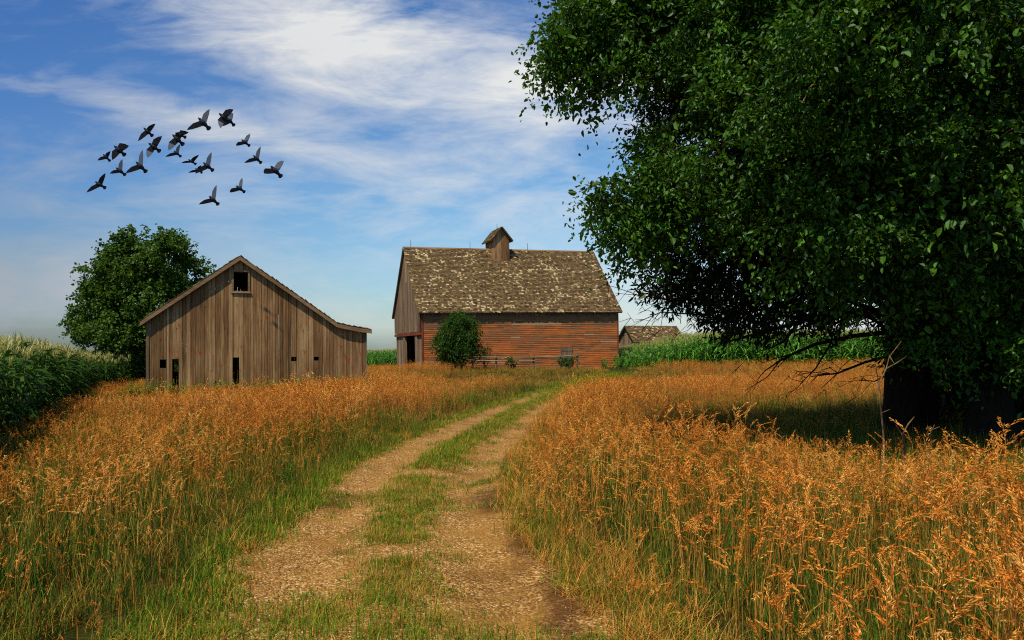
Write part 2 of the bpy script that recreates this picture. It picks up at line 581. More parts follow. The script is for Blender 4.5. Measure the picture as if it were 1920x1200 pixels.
def tuft(seed, n, L0, L1, up0, up1, w, mats, r=.06):
    rnd = random.Random(seed)
    mb = MB()
    for s in range(n):
        blade(mb, rnd, Vector((rnd.gauss(0, r), rnd.gauss(0, r), -.015)), rnd.uniform(0, 6.28), rnd.uniform(L0, L1), rnd.uniform(up0, up1), w * rnd.uniform(.7, 1.3), 0 if rnd.random() < .8 else 1)
    return mb.mesh('tuft', mats)


def weed(seed):
    """broad leaved low weed"""
    rnd = random.Random(seed)
    mb = MB()
    for s in range(7):
        az = rnd.uniform(0, 6.28); H = rnd.uniform(.3, .7)
        d = Vector((math.cos(az), math.sin(az), 0))
        ribbon(mb, [d * (.25 * H * t * t) + Vector((0, 0, H * t)) for t in (0, .5, 1)], [.006, .005, .003], Vector((-d.y, d.x, 0)), .4, 0)
        for k in range(9):
            t = rnd.uniform(.25, 1)
            c = d * (.25 * H * t * t) + Vector((0, 0, H * t))
            a2 = rnd.uniform(0, 6.28)
            o = Vector((math.cos(a2), math.sin(a2), rnd.uniform(-.4, .4))).normalized()
            sd = o.cross(Vector((0, 0, 1))).normalized()
            l = rnd.uniform(.05, .11)
            mb.face([c, c + o * l * .5 + sd * l * .22, c + o * l, c + o * l * .5 - sd * l * .22], rnd.random(), 0)
    return mb.mesh('weed', [M['lawn']])


golden = [golden_clump(100 + i) for i in range(9)]
golden_far = [golden_clump(200 + i, 10, 13, 7, 1.8) for i in range(5)]
green = [tuft(300 + i, 38, .22, .55, .55, .95, .007, [M['blade'], M['dry']], .09) for i in range(4)]
short = [tuft(400 + i, 40, .05, .15, .3, .9, .005, [M['lawn'], M['dry']], .06) for i in range(4)]
dry = [tuft(500 + i, 46, .25, .6, .25, .7, .0045, [M['dry'], M['blade']], .08) for i in range(4)]
weeds = [weed(600 + i) for i in range(3)]

# barn frames (needed to keep the grass out of the buildings)
A1 = R(22); P1 = np.array([-12.38, 27.0])            # old grey barn: near left corner, gable runs along u
A2 = R(19); P2 = np.array([-6.15, 55.0]); L2, W2 = 15.0, 9.4
A3 = R(20); P3 = np.array([11.1, 72.0])


def local(Pc, a, x, y):
    dx, dy = x - Pc[0], y - Pc[1]
    return dx * math.cos(a) + dy * math.sin(a), -dx * math.sin(a) + dy * math.cos(a)


def in_building(x, y):
    u, v = local(P1, A1, x, y); k = (u > -.1) & (u < 7.7) & (v > -.08) & (v < 10.2)
    u, v = local(P2, A2, x, y); k |= (u > -.3) & (u < L2 + .1) & (v > -.1) & (v < W2 + .1)
    u, v = local(P3, A3, x, y); k |= (u > -.1) & (u < 5.2) & (v > -.1) & (v < 3.1)
    return k


def corn_left_edge(y):
    return np.interp(y, [0, 7, 12, 20, 28, 35, 48, 60, 90], [-4.2, -5.9, -7.7, -11.2, -15.2, -18.2, -20.5, -22, -23])


def corn_right_front(x):
    return np.interp(x, [4, 7, 8.5, 14, 25, 40, 60], [60, 57, 55.5, 54, 52.5, 52, 50])


def in_corn(x, y):
    return ((x < corn_left_edge(y)) & (y < 90)) | ((x > 6.6) & (y > corn_right_front(x)) & (x < 70)) | ((y > 76) & (x < 6))


def sample(d0, d1, dens, margin=3.0, xl=None, xr=None):
    half = .643 * d1 + margin
    n = int(2 * half * (d1 - d0) * dens)
    x = rng.uniform(-half, half, n); y = rng.uniform(d0, d1, n)
    k = np.abs(x) < .643 * y + margin
    return x[k], y[k]


GP = {'x': [], 'y': [], 's': [], 'i': []}
NG, NF, NGr, NSh, NDr = len(golden), len(golden_far), len(green), len(short), len(dry)
I_far, I_gr, I_sh, I_dr, I_wd = NG, NG + NF, NG + NF + NGr, NG + NF + NGr + NSh, NG + NF + NGr + NSh + NDr


def add(x, y, s, base, count):
    GP['x'].append(x); GP['y'].append(y); GP['s'].append(s); GP['i'].append(base + rng.integers(0, count, len(x)))


def tree_shade_zone(x, y):
    return sm(2.4, 4.0, x) * sm(7.6, 9.4, y) * (1 - sm(21, 27, y))


def golden_height(x, y):
    xc, hw = road(y)
    e = np.where(x < xc, xc - hw - x, x - xc - hw)           # distance outside the road edge
    left = x < xc
    hl = .32 + .46 * sm(.3, 1.8, e)
    hr = .52 + .30 * sm(.1, 1.0, e)
    h = np.where(left, hl, hr)
    h = h * (1 - .32 * sm(16, 34, y)) * (.72 + .55 * vnoise(x, y, 1.3, 12))
    h = h * (1 - .45 * tree_shade_zone(x, y)) * (1 - .30 * sm(3.6, 5.0, x) * sm(6.0, 7.6, y) * (y < 14))
    u, v = local(P1, A1, x, y)
    k = sm(-9, -1.5, v) * (v < .2) * sm(-6, -1, u) * (1 - sm(1.0, 7.0, u))
    h = h * (1 - .62 * k)
    ce = x - corn_left_edge(y)
    h = h * (1 - .35 * (1 - sm(0.5, 4.5, ce)) * (y < 30))
    return h, e, left


for (d0, d1, dens) in ((2.2, 9, 19), (9, 16, 23), (16, 30, 17), (30, 60, 10), (60, 76, 5)):
    x, y = sample(d0, d1, dens)
    h, e, left = golden_height(x, y)
    k = (e > np.where(left, .15, .02)) & ~in_building(x, y) & ~in_corn(x, y)
    x, y, h, e, left = x[k], y[k], h[k], e[k], left[k]
    pn = vnoise(x, y, 2.6, 3); pn2 = vnoise(x, y, .9, 4)
    sh = tree_shade_zone(x, y)
    # how golden: left verge stays green next to the road
    pg = np.where(left, .14 + .86 * sm(.2, 1.7, e + (pn - .5) * 1.8), .55 + .45 * sm(.1, .8, e))
    near_yard = sm(33, 40, y) * sm(-5.5, -1.5, x) * (1 - sm(7, 11, x))      # mown, greener yard before the red barn
    pg = pg * (1 - .75 * near_yard) * (1 - .45 * sh * sm(5.0, 7.5, x))
    pg = pg * (.48 + .75 * pn2 + .35 * (vnoise(x, y, 4.5, 21) - .3))
    track = (y > 27) & (e < 1.2)
    pg = np.where(track, pg * .25, pg)
    r = rng.random(len(x))
    g = r < pg
    sc = h * rng.uniform(.78, 1.15, len(x)) * (1 - .45 * near_yard)
    yd = (near_yard > .3) & ~g & (rng.random(len(x)) < .75)
    add(x[yd], y[yd], rng.uniform(.5, .9, yd.sum()), I_dr, NDr)
    tall = rng.random(len(x)) < .09
    sc = np.where(tall & (e > .6), sc * 1.18, sc)
    if d0 < 16: add(x[g], y[g], sc[g], 0, NG)
    else: add(x[g], y[g], sc[g], I_far, NF)
    ng_ = ~g & (r < pg + .75)
    add(x[ng_], y[ng_], (rng.uniform(.55, 1.15, len(x)) * (.55 + .5 * sm(.1, 1.5, e)) * (1 - .4 * near_yard))[ng_], I_gr, NGr)

# green understorey, closer in
x, y = sample(2.2, 18, 34)
h, e, left = golden_height(x, y)
k = (e > .0) & ~in_corn(x, y)
add(x[k], y[k], rng.uniform(.5, 1.1, k.sum()) * (.6 + .5 * sm(.2, 1.6, e[k])), I_gr, NGr)
# dry, bent grass hanging over the right edge of the track, a little on the left
x, y = sample(2.2, 30, 40)
h, e, left = golden_height(x, y)
k = (~left) & (e > -.12) & (e < .55) & (rng.random(len(x)) < .75)
add(x[k], y[k], rng.uniform(.5, 1.0, k.sum()), I_dr, NDr)
k = left & (e > .0) & (e < 2.5) & (rng.random(len(x)) < .10)
add(x[k], y[k], rng.uniform(.4, .9, k.sum()), I_dr, NDr)
# short grass on the median and creeping in from the edges
for (d0, d1, dens) in ((2.2, 14, 200), (14, 30, 90), (30, 48, 34)):
    x, y = sample(d0, d1, dens, 0)
    xc, hw = road(y)
    s = (x - xc) / hw
    pn = vnoise(x, y, .55, 6) * .6 + vnoise(x, y, 1.7, 7) * .4
    med = np.exp(-((s - .0) / .23) ** 2)
    edge = sm(.80, 1.10, np.abs(s))
    p = np.clip(1.2 * med * sm(.30, .60, pn + .14) + 1.1 * edge * sm(.25, .6, pn + .15) + .45 * sm(.56, .72, pn) + .45 * sm(.48, .66, pn) * (1 - sm(6.5, 9.5, y)), 0, 1)
    p = np.where(y > 26, np.clip(p + .5 * sm(26, 36, y), 0, 1), p)
    p = np.clip(p + .55 * med * sm(10.5, 12.5, y) * sm(.25, .55, pn + .2), 0, 1) * np.where(s > .4, .6, 1.0)
    k = (np.abs(s) < 1.3) & (rng.random(len(x)) < p)
    sc = rng.uniform(.5, 1.2, len(x)) * (1 + .5 * edge + .35 * med * sm(10, 13, y)) * (1 + 1.2 * sm(28, 40, y))
    add(x[k], y[k], sc[k], I_sh, NSh)
    k2 = k & (med > .35) & (rng.random(len(x)) < .035)
    add(x[k2], y[k2], rng.uniform(.35, .7, k2.sum()), I_dr, NDr)
# green weeds along the foot of the grey barn and under the tree
u = rng.uniform(-.6, 7.6, 260); v = -rng.gamma(1.5, .5, 260) - .15
x = P1[0] + u * math.cos(A1) - v * math.sin(A1); y = P1[1] + u * math.sin(A1) + v * math.cos(A1)
add(x, y, rng.uniform(.5, 1.15, 260), I_wd, 3)
x, y = sample(9, 14, 6)
k = (x > 5.2)
add(x[k], y[k], rng.uniform(.6, 1.2, k.sum()), I_gr, NGr)
x, y = sample(8, 30, .8)
h, e, left = golden_height(x, y)
k = (e > .3) & ~in_corn(x, y) & ~in_building(x, y)
add(x[k], y[k], rng.uniform(.4, .9, k.sum()), I_wd, 3)

gx_ = np.concatenate(GP['x']); gy_ = np.concatenate(GP['y']); gs_ = np.concatenate(GP['s']); gi_ = np.concatenate(GP['i'])
is_short = (gi_ >= I_sh) & (gi_ < I_dr)
xc, hw = road(gy_)
gz_ = height(gx_, gy_)


def put(mask, name, label, cat):
    n = mask.sum()
    return scatter(name, np.stack([gx_, gy_, gz_], 1)[mask], rng.uniform(0, 6.283, n), rng.normal(0, .07, (n, 2)), gs_[mask], gi_[mask],
                   golden + golden_far + green + short + dry + weeds, label, cat)


put(~is_short & (gx_ < xc), 'tall_grass', 'tall golden grass gone to seed on the left side of the track', 'grass')
put(~is_short & (gx_ >= xc), 'tall_grass', 'tall golden grass gone to seed between the track and the big trees', 'grass')
put(is_short, 'short_grass', 'short green grass on the middle and edges of the track', 'grass')

# pebbles
peb = []
for i in range(4):
    rr = random.Random(i)
    mb = MB()
    nlon, rings = 6, [(-.7, .6), (0, 1), (.7, .62)]
    pts = []
    for (z, r_) in rings:
        pts.append([Vector((math.cos(k * 6.283 / nlon) * r_ * rr.uniform(.75, 1.2), math.sin(k * 6.283 / nlon) * r_ * rr.uniform(.6, 1.0), z * .6)) for k in range(nlon)])
    for a_, b_ in zip(pts, pts[1:]):
        for k in range(nlon): mb.face([a_[k], a_[(k + 1) % nlon], b_[(k + 1) % nlon], b_[k]], rr.random())
    mb.face(pts[-1], .8)
    peb.append(mb.mesh('pebble', M['stone']))
yy = np.concatenate([rng.uniform(2, 9, 12000), rng.uniform(9, 18, 5000)])
sg = rng.uniform(-1.05, 1.05, len(yy))
xc, hw = road(yy)
xx = xc + sg * hw
k = vnoise(xx, yy, .8, 9) + rng.uniform(-.25, .25, len(xx)) > .42
xx, yy = xx[k], yy[k]
sz = .003 + .009 * rng.random(len(xx)) ** 4
scatter('gravel', np.stack([xx, yy, height(xx, yy) + .004], 1), rng.uniform(0, 6.28, len(xx)), rng.normal(0, .2, (len(xx), 2)), sz, rng.integers(0, 4, len(xx)), peb,
        'loose pale gravel stones strewn on the track', 'gravel')


# ------------------------------------------------------------------ corn
def corn_plant(seed, leaf='corn_leaf'):
    rnd = random.Random(seed)
    mb = MB()
    H = 1.0
    pth = [Vector((0, 0, -.02)), Vector((rnd.gauss(0, .01), rnd.gauss(0, .01), .45)), Vector((rnd.gauss(0, .02), rnd.gauss(0, .02), .88))]
    mb.tube(pth, [.009, .008, .004], 4, .5, 1, cap=False)
    az = rnd.uniform(0, 6.28)
    for k in range(12):
        az += math.pi + rnd.gauss(0, .45)
        z = .07 + .8 * (k / 11) + rnd.gauss(0, .01)
        L = (.26 + .16 * math.sin(math.pi * min(1, .15 + z))) * rnd.uniform(.8, 1.2) * (1.0 if z < .75 else .75)
        up = rnd.uniform(.35, .75)
        d = Vector((math.cos(az), math.sin(az), 0)); sd = Vector((-d.y, d.x, 0))
        path, ws = [], []
        droop = rnd.uniform(.5, 1.15)
        for i in range(7):
            t = i / 6
            path.append(Vector((0, 0, z)) + d * (L * (t * .85)) + Vector((0, 0, L * (up * t * 1.3 - droop * t * t))))
            ws.append(.036 * (math.sin(math.pi * min(1, .18 + t * .82)) ** .8) + .002)
        tw = rnd.uniform(-.5, .5)
        sd2 = (sd * math.cos(tw) + Vector((0, 0, 1)) * math.sin(tw)).normalized()
        ribbon(mb, path, ws, sd2, rnd.random(), 0)
    for k in range(8):
        a2 = rnd.uniform(0, 6.28); sp = rnd.uniform(.02, .08) if k else 0
        d = Vector((math.cos(a2), math.sin(a2), 0))
        b = Vector((0, 0, .87 + .02 * rnd.random()))
        L = rnd.uniform(.08, .14)
        ribbon(mb, [b, b + d * sp * .5 + Vector((0, 0, L * .7)), b + d * sp * 1.2 + Vector((0, 0, L))], [.006, .007, .004], Vector((-d.y, d.x, 0)), rnd.random(), 2)
    return mb.mesh('corn', [M[leaf], M['corn_stalk'], M['tassel']])


corn_kinds = [corn_plant(900 + i) for i in range(6)]
corn_shaded = [corn_plant(950 + i, 'corn_leaf_shaded') for i in range(6)]


def corn(name, x, y, hgt, label, kinds=corn_kinds):
    n = len(x)
    scatter(name, np.stack([x, y, height(x, y)], 1), rng.uniform(0, 6.28, n), rng.normal(0, .05, (n, 2)), hgt, rng.integers(0, 6, n), kinds, label, 'cornfield')


def rows(x0, x1, y0, y1, row=.76, gap=.17):
    xs = np.arange(x0, x1, row); yv = np.arange(y0, y1, gap)
    a, b = np.meshgrid(xs, yv)
    a = a.ravel() + rng.normal(0, .06, a.size); b = b.ravel() + rng.normal(0, .06, b.size)
    return a, b


# left field: rows run along the field edge
t_, y_ = rows(0.25, 14, 4, 78, .62, .17)
x_ = corn_left_edge(y_) - t_
k = (np.abs(x_) < .643 * y_ + 6)
x_, y_, t_ = x_[k], y_[k], t_[k]
hh = np.interp(y_, [0, 14, 24, 34, 46, 80], [1.95, 1.95, 2.0, 1.9, 2.0, 2.1]) * rng.uniform(.92, 1.06, len(x_)) - .35 * np.exp(-t_ / .5)
corn('corn_field', x_, y_, hh, 'shaded dark green corn with pale tassels along the left edge of the meadow', corn_shaded)
x_, y_ = rows(-60, 7.5, 77, 92, .9, .3)
corn('corn_field', x_, y_, 2.05 * rng.uniform(.93, 1.07, len(x_)), 'far strip of corn behind the grey barn and the maple')
x_, y_ = rows(6.8, 58, 50, 74, .8, .22)
f_ = corn_right_front(x_)
k = (y_ > f_) & ~in_building(x_, y_) & (np.abs(x_) < .643 * y_ + 5)
x_, y_, f_ = x_[k], y_[k], f_[k]
hh = np.interp(x_, [6.8, 8, 10, 12, 14, 60], [.85, 1.15, 1.7, 2.1, 2.55, 2.65]) * rng.uniform(.9, 1.07, len(x_)) - .25 * np.exp(-(y_ - f_) / .5)
# lower in front of the small shed so that its roof shows
corn('corn_field', x_, y_, hh, 'bright green sunlit corn to the right of the red barn')


# ------------------------------------------------------------------ buildings
def boards_wall(mb, u0, u1, topf, z0, holes, w=(.09, .15), thick=.025, gap=.008, vpos=0.0, seed=1, plane='uz', jag=.05):
    """vertical boards from u0 to u1; holes are (ua, ub, za, zb)"""
    rnd = random.Random(seed)
    cuts = sorted(set([u0, u1] + [h[0] for h in holes if u0 < h[0] < u1] + [h[1] for h in holes if u0 < h[1] < u1]))
    for a, b in zip(cuts, cuts[1:]):
        n = max(1, round((b - a) / rnd.uniform(*w)))
        ws = [rnd.uniform(.75, 1.25) for _ in range(n)]
        sc = (b - a) / sum(ws)
        u = a
        for q in ws:
            ua, ub = u, u + q * sc
            u = ub
            mid = (ua + ub) / 2
            segs = [(z0 + rnd.uniform(-.02, jag), None)]
            blocks = sorted([(h[2], h[3]) for h in holes if h[0] - 1e-6 <= mid <= h[1] + 1e-6])
            tone = rnd.random()
            dv = rnd.uniform(0, .012)
            lo = segs[0][0]
            spans = []
            for (za, zb) in blocks:
                if za > lo: spans.append((lo, za))
                lo = max(lo, zb)
            spans.append((lo, None))
            g = rnd.uniform(.2, 1) * gap
            for (za, zb) in spans:
                ta = topf(ua) if zb is None else zb
                tb = topf(ub) if zb is None else zb
                if min(ta, tb) <= za: continue
                tilt = rnd.uniform(-.006, .006) if zb is None else 0
                p = [(ua + g, vpos - dv, za), (ub - g, vpos - dv, za), (ub - g, vpos - dv + thick, za), (ua + g, vpos - dv + thick, za),
                     (ua + g + tilt, vpos - dv, ta), (ub - g + tilt, vpos - dv, tb), (ub - g + tilt, vpos - dv + thick, tb), (ua + g + tilt, vpos - dv + thick, ta)]
                if plane == 'vz': p = [(y_, x_, z_) for (x_, y_, z_) in p]
                mb.hexa(p, tone)


def shingle_slope(mb, e0, e1, r0, r1, expo=.15, w=.17, seed=3, pale=.1, thick=.02, curl=.02):
    """e0,e1 eave ends; r0,r1 ridge ends; rows of separate shingles lapping down the slope"""
    rnd = random.Random(seed)
    e0, e1, r0, r1 = map(Vector, (e0, e1, r0, r1))
    L = ((r0 - e0).length + (r1 - e1).length) / 2
    nrow = max(2, int(L / expo))
    nrm = (e1 - e0).cross(r0 - e0).normalized()
    if nrm.z < 0: nrm = -nrm
    for i in range(nrow):
        f0 = i / nrow; f1 = min(1.0, (i + 1.25) / nrow)
        a0, b0 = e0.lerp(r0, f0), e1.lerp(r1, f0)
        a1, b1 = e0.lerp(r0, f1), e1.lerp(r1, f1)
        W = (b0 - a0).length
        n = int(W / w)
        ws = [rnd.uniform(.6, 1.4) for _ in range(n)]
        tot = sum(ws); s = 0
        for q in ws:
            s0, s1 = s / tot, (s + q) / tot
            s += q
            c = a0.lerp(b0, (s0 + s1) / 2)
            cl = mnoise.noise(c * .55) * .5 + mnoise.noise(c * 1.6 + Vector((5, 3, 1))) * .5
            tone = min(.8, max(.02, rnd.gauss(.42, .13)))
            if rnd.random() < pale * (0.12 + max(0, cl) * 9.0): tone = rnd.uniform(.93, 1.0)
            elif rnd.random() < pale * .8 * (1 + max(0, cl) * 3): tone = rnd.uniform(.78, .92)
            g = .006 / W
            lift = rnd.uniform(.3, 1.3) * curl + .012
            dn = rnd.uniform(-.02, .03)
            low = (e0 - r0).normalized() * dn
            if tone > .97 and rnd.random() < .35: lift *= .35
            p = [a0.lerp(b0, s0 + g) + low, a0.lerp(b0, s1 - g) + low, a1.lerp(b1, s1 - g), a1.lerp(b1, s0 + g)]
            bot = [p[0] + nrm * lift, p[1] + nrm * (lift * rnd.uniform(.7, 1.2)), p[2] + nrm * .003, p[3] + nrm * .003]
            mb.hexa([b for b in bot] + [b + nrm * thick * (1 if j < 2 else .4) for j, b in enumerate(bot)], tone)


# ---- old grey barn
def uz1(x, y, v=0.0):
    c, s = math.cos(A1), math.sin(A1)
    px, py = P1[0] - v * s, P1[1] + v * c
    sx = (x - 960) / F
    u = (sx * py - px) / (c - sx * s)
    d = py + u * s
    return u, CH + (HZ - y) / F * d


barn1 = empty('weathered_barn', (P1[0], P1[1], 0), (0, 0, A1))
tag(barn1, 'weathered grey board barn with one long sloping roof side and small dark openings', 'barn')
OV = .13
prof = [uz1(262, 603, -OV), uz1(450, 480, -OV), uz1(545, 545, -OV), uz1(632, 606, -OV), uz1(664, 613, -OV), uz1(697, 618, -OV)]
pu, pz = [p[0] for p in prof], [p[1] for p in prof]


def top1(u): return float(np.interp(u, pu, pz)) - .10


uR = uz1(686, 700)[0]
GZ1 = -.12
hole = []
for (xa, xb, ya, yb) in ((438, 465, 510, 546), (300, 312, 674, 690), (323, 335, 673, 728), (436, 448, 670, 718), (546, 556, 669, 677), (588, 598, 669, 676)):
    ua, zb = uz1(xa, ya); ub, za = uz1(xb, yb)
    if yb > 700: za = GZ1 - .1
    hole.append((ua, ub, za, zb))
mb = MB()
boards_wall(mb, 0.0, uR, top1, GZ1, hole, seed=11)
# a couple of split boards leaning off the left corner
mb.hexa([(-.10, -.02, GZ1), (-.02, -.02, GZ1), (-.02, .01, GZ1), (-.10, .01, GZ1), (-.012, -.02, 1.0), (-.002, -.02, 1.0), (-.002, .005, 1.0), (-.012, .005, 1.0)], .6)
mb.build('front_wall', M['barnwood'], barn1)
B1 = 9.5
mb = MB()
boards_wall(mb, 0.03, B1, lambda v: top1(0), GZ1, [], vpos=0.0, plane='vz', seed=12)
mb.build('side_wall', M['barnwood'], barn1)
mb = MB()
boards_wall(mb, 0.03, B1, lambda v: top1(uR) - .03, GZ1, [], vpos=uR - .03, plane='vz', seed=13)
mb.build('side_wall', M['barnwood'], barn1)
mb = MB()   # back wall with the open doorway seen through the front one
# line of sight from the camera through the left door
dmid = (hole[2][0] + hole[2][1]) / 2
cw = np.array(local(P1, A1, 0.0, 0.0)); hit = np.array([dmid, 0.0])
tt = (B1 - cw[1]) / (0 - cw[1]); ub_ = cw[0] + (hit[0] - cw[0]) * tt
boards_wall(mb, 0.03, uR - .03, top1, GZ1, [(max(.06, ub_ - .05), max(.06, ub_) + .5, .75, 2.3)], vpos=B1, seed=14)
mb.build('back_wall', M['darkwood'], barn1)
mb = MB()
for a, b in zip(prof, prof[1:]):
    (ua, za), (ub, zb) = a, b
    n = Vector((-(zb - za), 0, ub - ua)).normalized()
    th = .07
    v0, v1 = -OV, B1 + .3
    mb.hexa([(ua, v0, za - th), (ub, v0, zb - th), (ub, v1, zb - th), (ua, v1, za - th), (ua, v0, za), (ub, v0, zb), (ub, v1, zb), (ua, v1, za)], .3)
roof1 = mb.build('roof', M['greywood'], barn1)
mb = MB()
for k, (a, b) in enumerate(zip(prof, prof[1:])):
    shingle_slope(mb, (a[0], -OV - .02, a[1] + .002), (a[0], B1 + .3, a[1] + .002), (b[0], -OV - .02, b[1] + .002), (b[0], B1 + .3, b[1] + .002), .2, .2, 20 + k, .06)
mb.build('shingles', M['shingle'], roof1)
mb = MB()
for a, b in zip(prof, prof[1:]):
    (ua, za), (ub, zb) = a, b
    mb.hexa([(ua, -OV - .03, za - .15), (ub, -OV - .03, zb - .15), (ub, -OV - .002, zb - .15), (ua, -OV - .002, za - .15),
             (ua, -OV - .03, za - .012), (ub, -OV - .03, zb - .012), (ub, -OV - .002, zb - .012), (ua, -OV - .002, za - .012)], random.uniform(.45, .8))
mb.build('rake_board', M['trimwood'], barn1)
ua, ub, za, zb = hole[0]
mb = MB()
mb.box(ua - .07, ua, -.035, .03, za - .02, zb + .02, .55); mb.box(ub, ub + .07, -.035, .03, za - .02, zb + .02, .45)
mb.box(ua - .07, ub + .07, -.036, .03, zb + .021, zb + .09, .5)
mb.box(ua - .09, ub + .09, -.06, .03, za - .08, za - .021, .95)
mb.build('window_frame', M['trimwood'], barn1)
for (ua, ub, tz, tn) in ((-.03, .06, top1(0) - .02, .5), (uR - .05, uR + .03, top1(uR) - .02, .6)):
    mb = MB(); mb.box(ua, ub, -.03, .0, GZ1, tz, tn)
    mb.build('corner_board', M['greywood'], barn1)

# ---- red barn
barn2 = empty('red_barn', (P2[0], P2[1], 0), (0, -R(1.05), A2))
tag(barn2, 'tall worn red clapboard barn with steep shingled roof and small cupola on the ridge', 'barn')
EZ, RZ = 4.52, 9.35
OE = .22
rise = (RZ - EZ) / (W2 / 2)
rnd = random.Random(5)
mb = MB()
z, k = -.4, 0
while z < EZ - .02:
    z1 = min(z + .135, EZ - .02)
    u = 0.0
    while u < L2 - .01:
        ln = rnd.choice((.8, 1.2, 1.8, 2.4, 3.6)) * rnd.uniform(.8, 1.1)
        u1 = min(u + ln, L2)
        if L2 - u1 < .5: u1 = L2
        t = rnd.random()
        sag = rnd.uniform(-.006, .006)
        mb.hexa([(u + .003, -.035, z + sag), (u1 - .003, -.035, z - sag), (u1 - .003, .0, z), (u + .003, .0, z), (u + .003, -.018, z1 + .012 + sag), (u1 - .003, -.018, z1 + .012 - sag), (u1 - .003, .0, z1 + .012), (u + .003, .0, z1 + .012)], t)
        u = u1
    z = z1
mb.build('front_wall', M['clap'], barn2)


def gtop(v): return EZ + rise * min(v, W2 - v) - .06


mb = MB()   # upper gable, vertical boards, a little proud of the wall below
boards_wall(mb, -.02, W2 + .02, gtop, 2.95, [], w=(.18, .28), vpos=-.14, plane='vz', seed=31)
boards_wall(mb, .16, 1.15, lambda v: 2.92, -.4, [], w=(.3, .5), vpos=-.03, plane='vz', seed=32)
boards_wall(mb, 6.4, W2 - .1, lambda v: 2.92, -.4, [], w=(.3, .5), vpos=-.03, plane='vz', seed=33)
mb.build('gable_wall', M['greywood'], barn2)
mb = MB()
boards_wall(mb, 0.0, W2, gtop, -.4, [], w=(.2, .3), vpos=L2 - .03, plane='vz', seed=34)
mb.build('gable_wall', M['greywood'], barn2)
mb = MB()
boards_wall(mb, 0.05, L2 - .05, lambda u: EZ - .1, -.4, [], w=(.25, .35), vpos=W2 - .03, seed=35)
mb.build('back_wall', M['greywood'], barn2)
mb = MB()
mb.box(-.17, -.03, -.03, W2, 2.74, 2.94, .3)
mb.build('door_header', M['redtrim'], barn2)
mb = MB()   # the corn crib behind the open doorway: studs and diagonal slats
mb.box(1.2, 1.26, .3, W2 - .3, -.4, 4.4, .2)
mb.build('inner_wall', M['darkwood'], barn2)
mb = MB()
for i in range(26):
    z0 = -1.2 + i * .22
    mb.hexa([(1.05, 1.4, z0), (1.08, 1.4, z0), (1.08, 5.8, z0 + 2.2), (1.05, 5.8, z0 + 2.2), (1.05, 1.4, z0 + .09), (1.08, 1.4, z0 + .09), (1.08, 5.8, z0 + 2.29), (1.05, 5.8, z0 + 2.29)], rnd.uniform(.3, 1.0))
mb.build('crib_slats', M['greywood'], barn2)
for v in (1.2, 5.6):
    mb = MB(); mb.hexa([(-.12, v, -.4), (.06, v, -.4), (.06, v + .7, -.4), (-.12, v + .7, -.4), (-.12, v + .05, 2.73), (.06, v + .05, 2.73), (.06, v + .72, 2.73), (-.12, v + .72, 2.73)], rnd.uniform(.4, .8))
    mb.build('door_leaf', M['greywood'], barn2)
mb = MB(); mb.box(-.165, -.150, 4.15, 4.75, 6.7, 8.35, .99)
mb.build('hay_door', M['trimwood'], barn2)
# roof: two slabs and their shingles
mb = MB()
th = .1
u0, u1 = -.3, L2 + .25
ze = EZ - rise * OE
for side in (0, 1):
    va, vb = (-OE, W2 / 2) if side == 0 else (W2 + OE, W2 / 2)
    mb.hexa([(u0, va, ze - th), (u1, va, ze - th), (u1, vb, RZ - th), (u0, vb, RZ - th), (u0, va, ze), (u1, va, ze), (u1, vb, RZ), (u0, vb, RZ)], .4)
roof2 = mb.build('roof', M['greywood'], barn2)
mb = MB()
shingle_slope(mb, (u0 - .02, -OE - .05, ze - .04), (u1 + .02, -OE - .05, ze - .04), (u0 - .02, W2 / 2, RZ + .005), (u1 + .02, W2 / 2, RZ + .005), .15, .15, 41, .075)
shingle_slope(mb, (u0 - .02, W2 + OE + .05, ze - .04), (u1 + .02, W2 + OE + .05, ze - .04), (u0 - .02, W2 / 2, RZ + .005), (u1 + .02, W2 / 2, RZ + .005), .3, .3, 42, .085)
mb.build('shingles', M['shingle'], roof2)
mb = MB()
mb.hexa([(u0, W2 / 2 - .12, RZ - .085), (u1, W2 / 2 - .12, RZ - .085), (u1, W2 / 2, RZ + .02), (u0, W2 / 2, RZ + .02), (u0, W2 / 2 - .12, RZ - .055), (u1, W2 / 2 - .12, RZ - .055), (u1, W2 / 2, RZ + .06), (u0, W2 / 2, RZ + .06)], .3)
mb.build('ridge_board', M['trimwood'], roof2)
mb = MB()
for i in range(25):
    u = .1 + i * (L2 - .3) / 24
    mb = MB(); mb.box(u, u + .06, -OE + .02, -.04, ze - th - .13, ze - th + .02, rnd.random())
    mb.build('rafter_end', M['greywood'], roof2)
for (ua, ub) in ((-.06, .06), (L2 - .1, L2 + .02)):
    mb = MB(); mb.box(ua, ub, -.06, -.036, -.4, EZ - .25, .6)
    mb.build('corner_board', M['redtrim'], barn2)
mb = MB()
for i in range(5): mb.box(10.3 + i * .18, 10.47 + i * .18, -.06, -.037, .1, 1.75, rnd.uniform(.2, .7))
for z in (.35, 1.45): mb.box(10.3, 11.2, -.08, -.061, z, z + .12, .5)
mb.build('side_door', M['greywood'], barn2)
# cupola
cu = 7.1; cw_, c0, c1 = .64, W2 / 2 - 1.0, W2 / 2 + 1.0
cup = MB()
cz0, cz1, cz2 = RZ - 1.15, RZ + .78, RZ + 1.55


def cup_top(u): return cz2 - (cz2 - cz1) * abs(u - cu) / cw_ - .02


